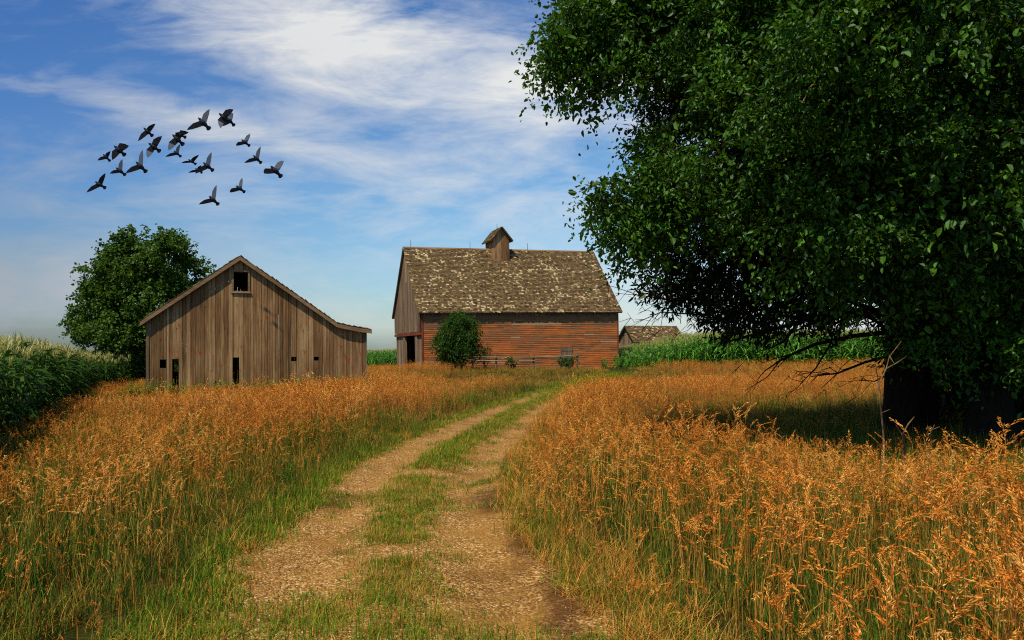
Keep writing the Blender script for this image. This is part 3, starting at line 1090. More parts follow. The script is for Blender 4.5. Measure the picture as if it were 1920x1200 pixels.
boards_wall(cup, cu - cw_, cu, cup_top, cz0, [], w=(.13, .2), vpos=c0, seed=51)
boards_wall(cup, cu, cu + cw_, cup_top, cz0, [], w=(.13, .2), vpos=c0, seed=52)
boards_wall(cup, cu - cw_, cu, cup_top, cz0, [], w=(.13, .2), vpos=c1, seed=53)
boards_wall(cup, cu, cu + cw_, cup_top, cz0, [], w=(.13, .2), vpos=c1, seed=54)
boards_wall(cup, c0 + .03, c1, lambda v: cz1 - .02, cz0, [], w=(.13, .2), vpos=cu - cw_, plane='vz', seed=55)
boards_wall(cup, c0 + .03, c1, lambda v: cz1 - .02, cz0, [], w=(.13, .2), vpos=cu + cw_ - .025, plane='vz', seed=56)
cupo = cup.build('cupola', M['barnwood'], barn2)
mb = MB()
sl = (cz2 - cz1) / cw_
ov = .24
for sgn in (-1, 1):
    ue = cu + sgn * (cw_ + ov)
    za = cz1 - sl * ov
    mb.hexa([(ue, c0 - .22, za), (cu, c0 - .22, cz2), (cu, c1 + .22, cz2), (ue, c1 + .22, za), (ue, c0 - .22, za + .06), (cu, c0 - .22, cz2 + .06), (cu, c1 + .22, cz2 + .06), (ue, c1 + .22, za + .06)], .5)
    shingle_slope(mb, (ue, c0 - .24, za + .06), (ue, c1 + .24, za + .06), (cu, c0 - .24, cz2 + .06), (cu, c1 + .24, cz2 + .06), .17, .17, 60 + sgn, .05)
mb.build('cupola_roof', M['shingle'], cupo)
for (u, zb_, h_) in ((.3, RZ, .6), (4.9, RZ, .6), (cu, cz2 + .05, .4), (9.6, RZ, .6)):
    mb = MB(); mb.tube([(u, W2 / 2, zb_), (u, W2 / 2, zb_ + h_ * .8), (u, W2 / 2, zb_ + h_)], [.02, .015, .004], 6)
    mb.tube([(u, W2 / 2, zb_), (u, W2 / 2, zb_ + .1)], [.05, .02], 6)
    mb.build('lightning_rod', M['iron'], barn2)

# ---- small shed
g3 = float(height(13, 73))
shed = empty('small_shed', (P3[0], P3[1], 0), (0, 0, A3))
tag(shed, 'small low wooden shed with mossy shingled roof standing in the corn', 'shed')
L3, W3, E3, R3 = 5.0, 3.0, 2.65, 3.9
mb = MB()
boards_wall(mb, 0, L3, lambda u: E3 - .05, g3 - .2, [], w=(.18, .3), seed=71)
boards_wall(mb, 0, L3, lambda u: E3 - .05, g3 - .2, [], w=(.18, .3), vpos=W3, seed=72)
r3 = (R3 - E3) / (W3 / 2)
gt3 = lambda v: E3 + r3 * min(v, W3 - v) - .05
for vp, sd in ((0.0, 73), (L3, 74)):
    boards_wall(mb, .03, W3 / 2, gt3, g3 - .2, [], w=(.18, .3), vpos=vp, plane='vz', seed=sd)
    boards_wall(mb, W3 / 2, W3, gt3, g3 - .2, [], w=(.18, .3), vpos=vp, plane='vz', seed=sd + 10)
mb.build('wall', M['greywood'], shed)
mb = MB()
for va in (-.3, W3 + .3):
    zz = E3 - r3 * .3
    mb.hexa([(-.25, va, zz - .07), (L3 + .25, va, zz - .07), (L3 + .25, W3 / 2, R3 - .07), (-.25, W3 / 2, R3 - .07), (-.25, va, zz), (L3 + .25, va, zz), (L3 + .25, W3 / 2, R3), (-.25, W3 / 2, R3)], .4)
    shingle_slope(mb, (-.27, va, zz + .002), (1.75, va, zz + .002), (-.27, W3 / 2, R3 + .03), (1.75, W3 / 2, R3 + .03), .17, .19, 81, .06)
    shingle_slope(mb, (1.95, va, zz + .002), (L3 + .27, va, zz + .002), (1.95, W3 / 2, R3 + .05), (L3 + .27, W3 / 2, R3 + .05), .17, .19, 82, .06)
    shingle_slope(mb, (1.75, va, zz + .002), (1.95, va, zz + .002), (1.75, W3 / 2 + (.2 if va > 0 else -.2), R3 - .17), (1.95, W3 / 2 + (.2 if va > 0 else -.2), R3 - .17), .17, .19, 83, .06)
mb.build('roof', M['shingle'], shed)

# ---- low rail fence before the red barn
fx = lambda x, y: P(x, y, 52.5)
gz = lambda p: float(height(p[0], p[1]))
fence = empty('rail_fence', (fx(985, 683)[0], 52.5, 0))
tag(fence, 'low broken wooden rail fence in front of the red barn wall', 'fence')
off = Vector((-fence.location.x, -52.5, 0))
fpost = [fx(886, 670), fx(930, 668), fx(1000, 668), fx(1050, 667), fx(1082, 665)]
for i, p in enumerate(fpost):
    mb = MB(); q = Vector(p) + off
    mb.tube([(q.x, q.y, gz(p) - .1), (q.x + .02, q.y, p[2] + .12)], [.07, .06], 7, .5)
    mb.build('post', M['greywood'], fence)
for (xa, ya, xb, yb, dd) in ((882, 669, 1002, 670, -.1), (998, 670, 1086, 666, -.1), (884, 676, 1003, 676.5, -.1), (940, 673, 957, 668, -.35)):
    a, b = Vector(fx(xa, ya)) + off, Vector(fx(xb, yb)) + off
    mb = MB(); a.y += dd; b.y += dd
    mb.tube([a, a.lerp(b, .5) + Vector((0, 0, -.03)), b], [.045, .04, .035], 7, .9)
    mb.build('rail', M['greywood'], fence)


# ------------------------------------------------------------------ trees
def leaf_cloud(centers, dirs, K, leaf, tw_len, droop=.5, aspect=.5, spread=1.0, upbias=.9, fold=.18):
    """K leaves along every twig -> verts, quads, tone"""
    n = len(centers)
    d = dirs / np.linalg.norm(dirs, axis=1, keepdims=True)
    t = (np.arange(K) + rng.random((n, K))) / K
    L = tw_len * rng.uniform(.6, 1.25, (n, 1))
    pos = centers[:, None] + d[:, None] * (t * L)[..., None]
    pos[..., 2] -= droop * (t ** 2) * L
    pos += rng.normal(0, .12 * tw_len, pos.shape) * spread
    ld = d[:, None] * .6 + rng.normal(0, .75, pos.shape)
    ld[..., 2] -= .45
    ld /= np.linalg.norm(ld, axis=-1, keepdims=True)
    nrm = rng.normal(0, .55, pos.shape); nrm[..., 2] += upbias
    side = np.cross(ld, nrm); side /= np.linalg.norm(side, axis=-1, keepdims=True) + 1e-9
    up = np.cross(side, ld)
    s = leaf * rng.uniform(.6, 1.3, (n, K, 1))
    b = pos
    w = s * aspect
    l1 = b + ld * s * .3 + side * w * .45 + up * s * fold
    l2 = b + ld * s * .68 + side * w * .40 + up * s * fold * .8
    r1 = b + ld * s * .3 - side * w * .45 + up * s * fold
    r2 = b + ld * s * .68 - side * w * .40 + up * s * fold * .8
    tip = b + ld * s
    V = np.stack([b, l1, l2, tip, r2, r1], 2).reshape(-1, 3)
    m = n * K
    o = np.arange(m)[:, None] * 6
    Q = np.concatenate([o + np.array([0, 1, 2, 3]), o + np.array([0, 3, 4, 5])], 0)
    tone = (rng.random((n, 1)) * .6 + rng.random((n, K)) * .4).ravel()
    return V, Q, np.concatenate([tone, tone])


def lobes_sample(lobes, n, power=2.2, cut=.0, nscale=.9, seed=0, per=1, clump=.2):
    """points spread through ellipsoidal lobes, denser outwards, with gaps; per > 1 gathers them in sprays"""
    w = np.array([l[1][0] * l[1][1] * l[1][2] * (l[2] if len(l) > 2 else 1) for l in lobes]) ** .8
    n = n // per
    pick = rng.choice(len(lobes), n, p=w / w.sum())
    C = np.array([l[0] for l in lobes])[pick]; Rr = np.array([l[1] for l in lobes])[pick]
    q = rng.normal(0, 1, (n, 3)); q /= np.linalg.norm(q, axis=1, keepdims=True)
    r = rng.random((n, 1)) ** (1 / power)
    p = C + q * Rr * r
    out = q / Rr; out /= np.linalg.norm(out, axis=1, keepdims=True)
    if cut > -1:
        nz = np.array([mnoise.noise(Vector(v) * nscale + Vector((seed, 0, 0))) for v in p])
        k = nz > cut
        p, out = p[k], out[k]
    if per > 1:
        p = np.repeat(p, per, 0); out = np.repeat(out, per, 0)
        g = rng.normal(0, clump, p.shape); g[:, 2] *= .6
        p = p + g
        out = out + rng.normal(0, .45, out.shape)
    return p, out


def limb(mb, a, b, r0, r1, seg=6, wob=.15, n=6, sag=0.0, seed=0):
    rr = random.Random(seed)
    a, b = Vector(a), Vector(b)
    L = (b - a).length
    pth, rad = [], []
    for i in range(seg + 1):
        t = i / seg
        p = a.lerp(b, t)
        k = math.sin(math.pi * t)
        p += Vector((rr.gauss(0, 1), rr.gauss(0, 1), rr.gauss(0, 1))) * wob * k * L * .12
        p.z += sag * k * L
        pth.append(p); rad.append(r0 + (r1 - r0) * t ** .8)
    mb.tube(pth, rad, n)
    return pth


def trunk_mesh(mb, base, top, r0, r1, seed=0, flare=1.6, n=12, seg=9, bend=.15):
    rr = random.Random(seed)
    base, top = Vector(base), Vector(top)
    pth, rad = [], []
    ox = oy = 0
    for i in range(seg + 1):
        t = i / seg
        ox += rr.gauss(0, bend * .3); oy += rr.gauss(0, bend * .3)
        p = base.lerp(top, t) + Vector((ox * (t > 0), oy * (t > 0), 0)) * min(1, t * 2)
        pth.append(p)
        rad.append((r0 + (r1 - r0) * t) * (1 + (flare - 1) * math.exp(-t * 14)))
    mb.tube(pth, rad, n)
    return pth


def twigs(mb, pts, dirs, length, r, count, seed=0):
    rr = random.Random(seed)
    idx = list(range(len(pts))); rr.shuffle(idx)
    for i in idx[:count]:
        p = Vector(pts[i]); d = Vector(dirs[i]).normalized(); d.z -= .3
        a = p - d * length * rr.uniform(.7, 1.4) + Vector((0, 0, -.1 * length))
        b = p + d * length * .35 + Vector((0, 0, -.15 * length))
        m = p + Vector((rr.gauss(0, .15), rr.gauss(0, .15), rr.gauss(0, .12))) * length
        mb.tube([a, m, b], [r, r * .7, r * .3], 4, cap=False)


# ---- maple behind the grey barn
MD = 43.0
mbase = P(258, 690, MD); mbase[2] = float(height(mbase[0], mbase[1]))
maple = empty('maple_tree', tuple(mbase))
tag(maple, 'round dark green maple tree behind the grey barn, beside the left corn', 'tree')


def mlobe(x, y, rx, ry, dd=0.0, ry_d=None):
    x, y, rx, ry = 265 + (x - 265) * .90, 585 + (y - 585) * .90, rx * .88, ry * .88
    c = P(x, y, MD + dd) - mbase
    s = MD / F
    return (c, np.array([rx * s, (ry_d or rx) * s, ry * s]))


ml = [mlobe(262, 560, 90, 80), mlobe(262, 468, 52, 46), mlobe(318, 458, 46, 36, -.8), mlobe(360, 500, 42, 30, .5), mlobe(210, 520, 52, 48, -.6), mlobe(180, 590, 52, 50, .2), mlobe(168, 632, 46, 32, -.3),
      mlobe(240, 625, 72, 56, -1.0), mlobe(310, 580, 80, 70), mlobe(300, 640, 60, 50), mlobe(225, 470, 30, 28), mlobe(300, 440, 28, 20), mlobe(262, 436, 26, 18), mlobe(388, 495, 18, 10), mlobe(340, 470, 34, 24)]
pt, dr = lobes_sample(ml, 7600, 3.2, -.22, .75, 3, 9, .24)
dr[:, 2] += .35
V, Q, T = leaf_cloud(pt, dr, 12, .15, .5, .35, .85, 1.0, .8)
link_mesh('crown', np_mesh('crown', V, Q, M['maple_leaf'], T), maple)
mb = MB()
tp = trunk_mesh(mb, (0, 0, -.1), (0.1, 0, 3.6), .22, .12, 3)
for i, l in enumerate(ml):
    c = Vector(l[0]); s0 = tp[min(9, 3 + i % 6)]
    limb(mb, s0, c, .08, .02, 6, .3, 5, 0, i)
limb(mb, (0, 0, .2), (-.9, 0, 1.9), .08, .04, 5, .3, 5, 0, 77)
mb.build('trunk', M['bark'], maple, True)

# ---- the two big trees on the right
BD = 12.4
bbase = np.array([(1862 - 960) / F * 13.2, 13.2, 0.0]); bbase[2] = float(height(bbase[0], bbase[1]))
btree = empty('broadleaf_tree', tuple(bbase))
tag(btree, 'huge broad leaved tree with long overhanging boughs filling the top right', 'tree')


def blobe(x, y, rx, ry, d=BD, rd=None, wt=1.0):
    c = P(x, y, d) - bbase
    s = d / F
    return (c, np.array([rx * s, (rd if rd else (rx + ry) * .5 * s), ry * s]), wt * (4.0 if x < 1250 else 1.0))


bl = [
    # upper left bough
    blobe(1028, 92, 30, 22, 12.0, .4), blobe(1062, 92, 40, 30, 12.0, .5), blobe(1075, 40, 50, 34, 12.1, .5), blobe(1105, 60, 60, 40, 12.3, .7), blobe(1115, 125, 52, 36, 12.2, .6), blobe(1190, 70, 80, 70, 12.6, 1.0), blobe(1105, 172, 26, 22, 12.0, .4), blobe(1180, 10, 90, 40, 12.6, 1.0), blobe(1150, 150, 30, 30, 12.1, .4),
    # middle left bough
    blobe(1112, 375, 22, 14, 11.7, .3), blobe(1140, 388, 30, 22, 11.7, .4), blobe(1172, 385, 44, 30, 11.9, .6), blobe(1235, 370, 60, 46, 12.2, .8), blobe(1205, 440, 46, 18, 12.0, .5), blobe(1128, 430, 18, 8, 11.8, .25), blobe(1185, 464, 20, 10, 12.1, .3),
    blobe(1245, 285, 40, 34, 12.3, .6), blobe(1270, 420, 70, 55, 12.2, .8),
    # body
    blobe(1365, 110, 150, 140, 12.6, 1.7), blobe(1350, 300, 100, 100, 11.8, 1.3), blobe(1480, 250, 190, 180, 11.6, 1.9), blobe(1430, 60, 190, 130, 12.0, 1.9), blobe(1640, 120, 230, 200, 12.0, 2.4),
    blobe(1640, 330, 200, 170, 11.3, 1.8), blobe(1520, 420, 150, 110, 11.2, 1.3), blobe(1830, 250, 230, 230, 12.0, 2.4), blobe(1800, 430, 170, 130, 11.4, 1.5), blobe(1950, 430, 190, 200, 12.2, 2.0),
    blobe(1600, 480, 120, 80, 11.2, .9), blobe(1720, 520, 100, 70, 11.6, .9), blobe(1540, 540, 50, 40, 11.2, .5), blobe(1700, 600, 40, 34, 10.9, .4), blobe(1880, 580, 140, 90, 12.6, 1.2), blobe(1730, 655, 40, 30, 12.0, .5), blobe(1800, 660, 60, 44, 12.0, .6), blobe(1885, 670, 70, 50, 11.6, .7), blobe(1680, 640, 30, 22, 12.4, .4),
    # beyond the frame: above and to the right
    blobe(1640, 40, 300, 150, 9.8, 1.3, .8), blobe(1560, -260, 330, 180, 10.4, 1.8), blobe(1900, -100, 380, 300, 9.8, 1.6), blobe(2150, 250, 220, 260, 10.5, 1.4), blobe(1830, 330, 150, 120, 10.0, 1.0),
    blobe(1450, -150, 330, 200, 13.0, 2.6), blobe(1800, -200, 380, 260, 13.2, 3.2), blobe(2150, 100, 280, 330, 13.0, 3.0), blobe(2150, 500, 240, 200, 13.0, 2.2), blobe(1750, 250, 420, 350, 15.0, 2.2, .7), blobe(1200, -60, 130, 70, 12.8, 1.2),
]
pt, dr = lobes_sample(bl, 30000, 3.0, -.14, .75, 11, 13, .16)
dr = dr * .9; dr[:, 0] -= .25; dr[:, 2] -= .05
V, Q, T = leaf_cloud(pt, dr, 11, .080, .42, .5, .58, .75, .9)
p2, d2 = lobes_sample([(l[0], l[1] * .72, l[2]) for l in bl], 7000, 3.0, -1)
V2, Q2, T2 = leaf_cloud(p2, d2, 7, .12, .5, .5, .6, 1.0, .6)
Q = np.concatenate([Q, Q2 + len(V)]); V = np.concatenate([V, V2]); T = np.concatenate([T, T2])
link_mesh('crown', np_mesh('crown', V, Q, M['broad_leaf'], T), btree)
mb = MB()
tp = trunk_mesh(mb, (0, 0, -.1), (-.2, .1, 6.0), .34, .2, 21, 1.5)
for i, l in enumerate(bl):
    c = Vector(l[0]); s0 = tp[min(9, max(3, int(2 + c.z)))]
    limb(mb, s0, s0.lerp(c, .92), .075, .005, 10, .9, 6, .06, 100 + i)
twigs(mb, pt, dr, .26, .006, 4200, 5)
# sunlit bare crooks in the leaves
c0_ = Vector(P(1512, 190, 10.4) - bbase)
mb.build('trunk', M['bark'], btree, True)
for pth in ([(1505, 192), (1515, 172), (1522, 160), (1545, 156)], [(1462, 188), (1475, 194)], [(1575, 85), (1580, 92)], [(1722, 288), (1740, 276), (1765, 270)], [(1870, 262), (1890, 246), (1912, 236)]):
    q = [Vector(P(x, y, 10.3) - bbase) for x, y in pth]
    mb = MB(); mb.tube(q, [.012] * (len(q) - 1) + [.006], 5)
    mb.build('bare_twig', M['pale_bark'], btree, True)

CD = 14.2
cbase = np.array([(1692 - 960) / F * CD, CD, 0.0]); cbase[2] = float(height(cbase[0], cbase[1]))
cedar = empty('cedar_tree', tuple(cbase))
tag(cedar, 'dark cedar with fluted trunk and dead drooping lower branches behind the broadleaf tree', 'tree')


def clobe(x, y, rx, ry, d=CD, rd=None):
    c = P(x, y, d) - cbase
    s = d / F
    return (c, np.array([rx * s, rd if rd else (rx + ry) * .5 * s, ry * s]))


cl = [clobe(1300, 560, 78, 40, 13.8, .7), clobe(1270, 520, 48, 34, 13.8, .5), clobe(1350, 520, 110, 60, 14, .9), clobe(1400, 580, 100, 40, 14, .8), clobe(1330, 600, 70, 18, 13.8, .5), clobe(1480, 540, 130, 80, 14, 1.1), clobe(1330, 450, 90, 70, 14.2, 1.1), clobe(1300, 400, 80, 70, 14.2, 1.0), clobe(1450, 420, 150, 130, 14.6, 1.5),
      clobe(1290, 250, 64, 60, 14.0, 1.0), clobe(1255, 205, 30, 34, 13.8, .5), clobe(1380, 280, 150, 150, 14.6, 1.6), clobe(1330, 90, 130, 130, 14.8, 1.6), clobe(1600, 350, 220, 220, 15.0, 1.8), clobe(1560, 120, 240, 220, 15.2, 2.0), clobe(1600, 540, 140, 70, 14.6, 1.2),
      clobe(1780, 450, 180, 160, 15.6, 1.6), clobe(1850, 620, 150, 110, 15.5, 1.6), clobe(1780, 650, 80, 60, 15.4, 1.0), clobe(1700, -80, 240, 200, 15.4, 2.2), clobe(1950, 650, 120, 130, 15.2, 1.5), clobe(1870, 740, 160, 60, 17, 1.5), clobe(2080, 700, 200, 150, 15, 1.8), clobe(2300, 500, 300, 300, 14, 2.4), clobe(1800, 700, 120, 60, 18, 1.5), clobe(1810, 730, 70, 60, 15.2, .8), clobe(1925, 720, 110, 80, 14.6, .9), clobe(1800, 640, 90, 60, 13.6, .8), clobe(1740, 640, 40, 44, 13.5, .5), clobe(1900, 300, 200, 250, 16, 2.0)]
pt, dr = lobes_sample(cl, 21000, 2.8, -.25, 1.1, 23, 6, .16)
wp = pt + cbase
k = (wp[:, 2] > 1.55) | (wp[:, 0] > 5.6)
pt, dr = pt[k], dr[k]
dr[:, 0] -= .55; dr[:, 2] += .05
V, Q, T = leaf_cloud(pt, dr, 14, .13, .40, .25, .27, .7, .7, .05)
link_mesh('crown', np_mesh('crown', V, Q, M['cedar_leaf'], T), cedar)
mb = MB()
tp = trunk_mesh(mb, (0, 0, -.1), (.1, .2, 7.5), .30, .12, 31, 1.5, 14)
tp2 = trunk_mesh(mb, (.60, .3, -.1), (1.0, .6, 6.0), .17, .10, 33, 1.4, 12)
for i, l in enumerate(cl):
    c = Vector(l[0]); s0 = tp[min(9, max(2, int(1 + c.z)))]
    limb(mb, s0, c, .06, .012, 8, .3, 5, -.03, 200 + i)
twigs(mb, pt, dr, .3, .007, 1100, 6)
mb.build('trunk', M['cedar_bark'], cedar, True)
# dead lower branches
mb = MB()


def dead(path, r, seed, d0=13.6, d1=13.2, nb=7):
    rr = random.Random(seed)
    q = [Vector(P(x, y, d0 + (d1 - d0) * i / (len(path) - 1)) - cbase) for i, (x, y) in enumerate(path)]
    mb.tube(q, [r * (1 - .7 * i / (len(q) - 1)) for i in range(len(q))], 6)
    for k in range(nb):
        t = rr.uniform(.15, .98) * (len(q) - 1); i = int(t)
        p = q[i].lerp(q[min(i + 1, len(q) - 1)], t - i)
        b = p + Vector((-rr.uniform(.1, .7), rr.uniform(-.3, .3), rr.uniform(-.55, .2)))
        m_ = p.lerp(b, .5) + Vector((rr.gauss(0, .06), rr.gauss(0, .06), rr.gauss(0, .06)))
        mb.tube([p, m_, b], [r * .3, r * .2, .003], 4)
        for j in range(2):
            c = m_.lerp(b, rr.random())
            mb.tube([c, c + Vector((-rr.uniform(0, .3), rr.uniform(-.15, .15), rr.uniform(-.3, .12)))], [.006, .002], 3)


dead([(1690, 590), (1600, 590), (1510, 600), (1450, 618), (1395, 632), (1355, 643)], .055, 1)
dead([(1690, 620), (1600, 630), (1530, 645), (1490, 662), (1455, 680)], .05, 2)
dead([(1690, 660), (1620, 680), (1570, 700), (1520, 706)], .03, 3)
dead([(1500, 602), (1470, 640), (1440, 655)], .03, 4)
dead([(1400, 560), (1300, 570), (1240, 560), (1190, 552)], .022, 5, nb=8)
dead([(1400, 580), (1310, 590), (1240, 585), (1205, 600)], .02, 6, nb=8)
dead([(1690, 640), (1640, 600), (1560, 570)], .04, 7)
dead([(1690, 690), (1640, 715), (1610, 712)], .018, 8, nb=5)
dead([(1720, 690), (1780, 700), (1840, 690)], .018, 9, nb=4)
dead([(1560, 640), (1530, 690), (1500, 720)], .02, 10, nb=5)
mb.build('dead_branches', M['cedar_bark'], cedar, True)

# ---- bush and weeds by the red barn
def shrub(name, x, y, rx, ry, d, n, leaf, label, mat, parts, tw=.35):
    base = P(x, y, d); base[2] = float(height(base[0], base[1]))
    e = empty(name, tuple(base))
    tag(e, label, 'bush')
    lo = []
    s = d / F
    for (lx, ly, ra, rb) in parts:
        c = P(lx, ly, d + random.uniform(-.2, .2)) - base
        lo.append((c, np.array([ra * s, ra * s * .9, rb * s])))
    p_, d_ = lobes_sample(lo, n, 2.4, -.25, 1.6, random.random() * 20)
    d_[:, 2] += .4
    V, Q, T = leaf_cloud(p_, d_, 9, leaf, tw, .2, .5, 1.2, .7)
    link_mesh('foliage', np_mesh('foliage', V, Q, mat, T), e)
    mb = MB()
    for i, l in enumerate(lo):
        for j in range(2):
            limb(mb, (random.gauss(0, .12), random.gauss(0, .1), -.05), Vector(l[0]) + Vector((random.gauss(0, .2), 0, 0)), .03, .01, 5, .3, 5, 0, i * 7 + j)
    mb.build('stems', M['bark'], e, True)
    return e


shrub('bush', 858, 683, 45, 48, 53.0, 2400, .12, 'rounded dark green bush growing against the red barn wall', M['bush_leaf'],
      [(858, 640, 38, 34), (868, 606, 24, 20), (835, 650, 26, 24), (880, 625, 20, 22), (858, 665, 40, 18), (845, 615, 18, 16), (890, 655, 14, 18)])
shrub('weed_clump', 1067, 683, 20, 8, 51.8, 130, .10, 'small green weed clump at the far end of the rail fence', M['bush_leaf'], [(1066, 678, 18, 6), (1078, 676, 8, 6), (1056, 681, 8, 4)], .14)
shrub('weed_clump', 960, 683, 10, 8, 51.8, 70, .10, 'small green weed clump at the middle of the rail fence', M['bush_leaf'], [(960, 679, 10, 6), (957, 675, 5, 4)], .14)
shrub('vine', 912, 683, 10, 8, 54.6, 60, .10, 'thin climbing vine on the red wall just right of the bush', M['bush_leaf'], [(912, 655, 7, 16), (905, 670, 8, 8)])


# ---- bare saplings in the tall grass under the cedar
def sapling(paths, d, label, r=.016):
    x, y = paths[0][0]
    base = P(x, y, d); base[2] = float(height(base[0], base[1]))
    e = MB()
    for k, pth in enumerate(paths):
        q = [Vector(P(a, b, d + .15 * math.sin(i * 1.7 + k)) - base) for i, (a, b) in enumerate(pth)]
        if k == 0: q[0] = Vector((0, 0, -.05))
        rr = r if k == 0 else r * .6
        e.tube(q, [rr * (1 - .65 * i / (len(q) - 1)) for i in range(len(q))], 6)
    o = e.build('sapling', M['pale_bark'], None, True)
    o.location = tuple(base)
    return tag(o, label, 'sapling', 'bare saplings under the cedar')


sapling([[(1656, 900), (1657, 820), (1652, 770), (1648, 720), (1662, 690), (1668, 668), (1690, 640)], [(1650, 725), (1644, 700), (1642, 682)], [(1652, 775), (1668, 768)], [(1668, 668), (1678, 684)], [(1664, 690), (1682, 680), (1700, 668)]], 9.6, 'tall crooked pale bare sapling before the dark trunk', .014)
sapling([[(1695, 905), (1696, 840), (1693, 815), (1703, 795), (1714, 782)], [(1694, 820), (1685, 806), (1680, 797)]], 8.8, 'short pale forked bare sapling among the seed heads', .016)
sapling([[(1745, 905), (1744, 850), (1746, 810), (1752, 797)], [(1746, 812), (1740, 800)], [(1748, 806), (1762, 800)]], 9.2, 'thin pale bare sapling at the edge of the deep shade', .012)


# ------------------------------------------------------------------ pigeons
def Z(zx, zy): return (150 + zx / 4.571, 180 + zy / 4.571)


def bird(head, tail, w1, w2, d, label, m1=None, m2=None, pale1=.6, pale2=.1):
    """one continuous bird: lofted body, two bent wings, fanned tail; laid out from where its head, tail and wing tips are"""
    hp, tl, a, b = (Vector(P(*Z(*q), d)) for q in (head, tail, w1, w2))
    ctr = hp.lerp(tl, .42)
    H, T_, A, B = hp - ctr, tl - ctr, a - ctr, b - ctr
    A.y -= .10; B.y -= .04                    # wings raised towards or away from the viewer
    H.y -= .05; T_.y += .05
    ax = (H - T_).normalized()
    Lb = (H - T_).length
    toward = Vector((0, -1, 0))
    lat = ax.cross(toward).normalized()
    mb = MB()
    # body loft
    prof_ = [(1.0, .002), (.97, .011), (.90, .026), (.83, .034), (.75, .034), (.66, .050), (.52, .060), (.38, .050), (.26, .034), (.16, .022)]
    sc = Lb / .36
    n = 8
    rings = []
    for (t, r_) in prof_:
        c = T_ + (H - T_) * t
        rings.append([c + (lat * math.cos(k * 2 * math.pi / n) + toward * math.sin(k * 2 * math.pi / n)) * r_ * sc for k in range(n)])
    base = len(mb.v)
    for rg in rings: mb.v += [tuple(p) for p in rg]
    for i in range(len(rings) - 1):
        for k in range(n):
            mb.f.append((base + i * n + k, base + i * n + (k + 1) % n, base + (i + 1) * n + (k + 1) % n, base + (i + 1) * n + k)); mb.t.append(.5); mb.m.append(0)
    mb.f.append(tuple(base + k for k in range(n))); mb.t.append(.5); mb.m.append(0)

    def plate(out, th, m):
        c = sum(out, Vector()) / len(out)
        f = [p + toward * th for p in out]; bk = [p - toward * th * .3 for p in out]
        mb.face(f, .5, m); mb.face(bk[::-1], .5, 0)
        for i in range(len(out)):
            j = (i + 1) % len(out)
            mb.face([f[i], bk[i], bk[j], f[j]], .5, 0)
    # tail fan
    root = T_ + (H - T_) * .24
    tw = .066 * sc
    plate([root + lat * tw * .45, T_ + lat * tw * 1.0 + ax * .02 * sc, T_ + lat * tw * .45 - ax * .012 * sc, T_ - lat * tw * .45 - ax * .012 * sc, T_ - lat * tw * 1.0 + ax * .02 * sc, root - lat * tw * .45], .006, 0)
    # wings
    for (tip, mid, pale) in ((A, m1, pale1), (B, m2, pale2)):
        fr = T_ + (H - T_) * .74; bkp = T_ + (H - T_) * .36
        if mid is not None:
            mm = Vector(P(*Z(*mid), d)) - ctr; mm.y -= .06
        else:
            mm = fr.lerp(tip, .45) + ax * .045 * sc
        trail = (fr.lerp(bkp, 1.0)).lerp(tip, .42) - ax * .012 * sc
        t2 = trail.lerp(tip, .55) - ax * .010 * sc
        t3 = mm.lerp(tip, .62) + (mm - fr.lerp(tip, .45)) * .25
        m = 1 if pale > .3 else 0
        inner = [fr, mm, trail, bkp]
        outer = [mm, t3, tip, t2, trail]
        plate(inner, .008, 0 if pale < .5 else m); plate(outer, .005, m)
    o = mb.build('pigeon', [M['feather'], M['underwing']], None, False)
    o.location = tuple(ctr)
    return tag(o, label, 'pigeon', 'pigeons flying in a flock')


bird((135, 735), (212, 787), (235, 668), (62, 830), 22, 'dark pigeon with wings in one slanting line, at the lower left end of the flock', pale1=.1)
bird((313, 615), (383, 675), (378, 548), (262, 668), 23, 'pigeon with pale raised wing, next up from the flock\'s lower left end')
bird((485, 565), (562, 648), (553, 470), (397, 665), 21, 'large pigeon with tall pale raised wing, right of the two at the lower left')
bird((203, 500), (252, 555), (275, 480), (155, 555), 26, 'small dark pigeon overlapped by a bigger one, furthest out on the left edge', pale1=.1)
bird((297, 428), (380, 505), (435, 435), (282, 552), 22, 'dark pigeon with arched wing tucked over a small one on the left edge', m1=(350, 408), m2=(285, 478), pale1=.1)
bird((550, 275), (617, 340), (660, 245), (503, 390), 23, 'slim dark pigeon on the upper left of the flock, apart from the rest', pale1=.1)
bird((592, 405), (680, 472), (717, 352), (585, 533), 21.5, 'dark pigeon with a pale patch on its hanging wing, below the slim upper left one', m1=(640, 375), m2=(578, 465), pale1=.1, pale2=.4)
bird((797, 332), (880, 415), (862, 318), (765, 470), 21, 'front one of two overlapping dark pigeons in the middle of the flock', m2=(772, 400), pale1=.1, pale2=.4)
bird((822, 318), (902, 352), (945, 320), (850, 392), 22.5, 'rear one of two overlapping dark pigeons, its wing stretching right', m1=(870, 298), pale1=.1)
bird((808, 470), (860, 517), (868, 420), (735, 525), 25, 'pigeon with pale raised wing just under the overlapping middle pair')
bird((932, 545), (990, 582), (1030, 510), (873, 577), 26, 'small flat gliding dark pigeon right of the flock centre', pale1=.1)
bird((1060, 572), (1137, 637), (1140, 490), (990, 668), 21.5, 'pigeon with long pale raised wing covering a small dark one')
bird((990, 622), (1042, 656), (1050, 600), (932, 660), 26, 'small dark pigeon half hidden behind the long pale winged one', pale1=.1)
bird((1018, 188), (1105, 280), (1125, 122), (920, 297), 20.5, 'biggest wide spread pigeon at the top of the flock with one pale wing')
bird((1195, 150), (1275, 225), (1327, 125), (1208, 280), 21, 'pigeon with a dark wing swept right at the top right of the flock', m1=(1255, 125), m2=(1188, 210), pale1=.1, pale2=.4)
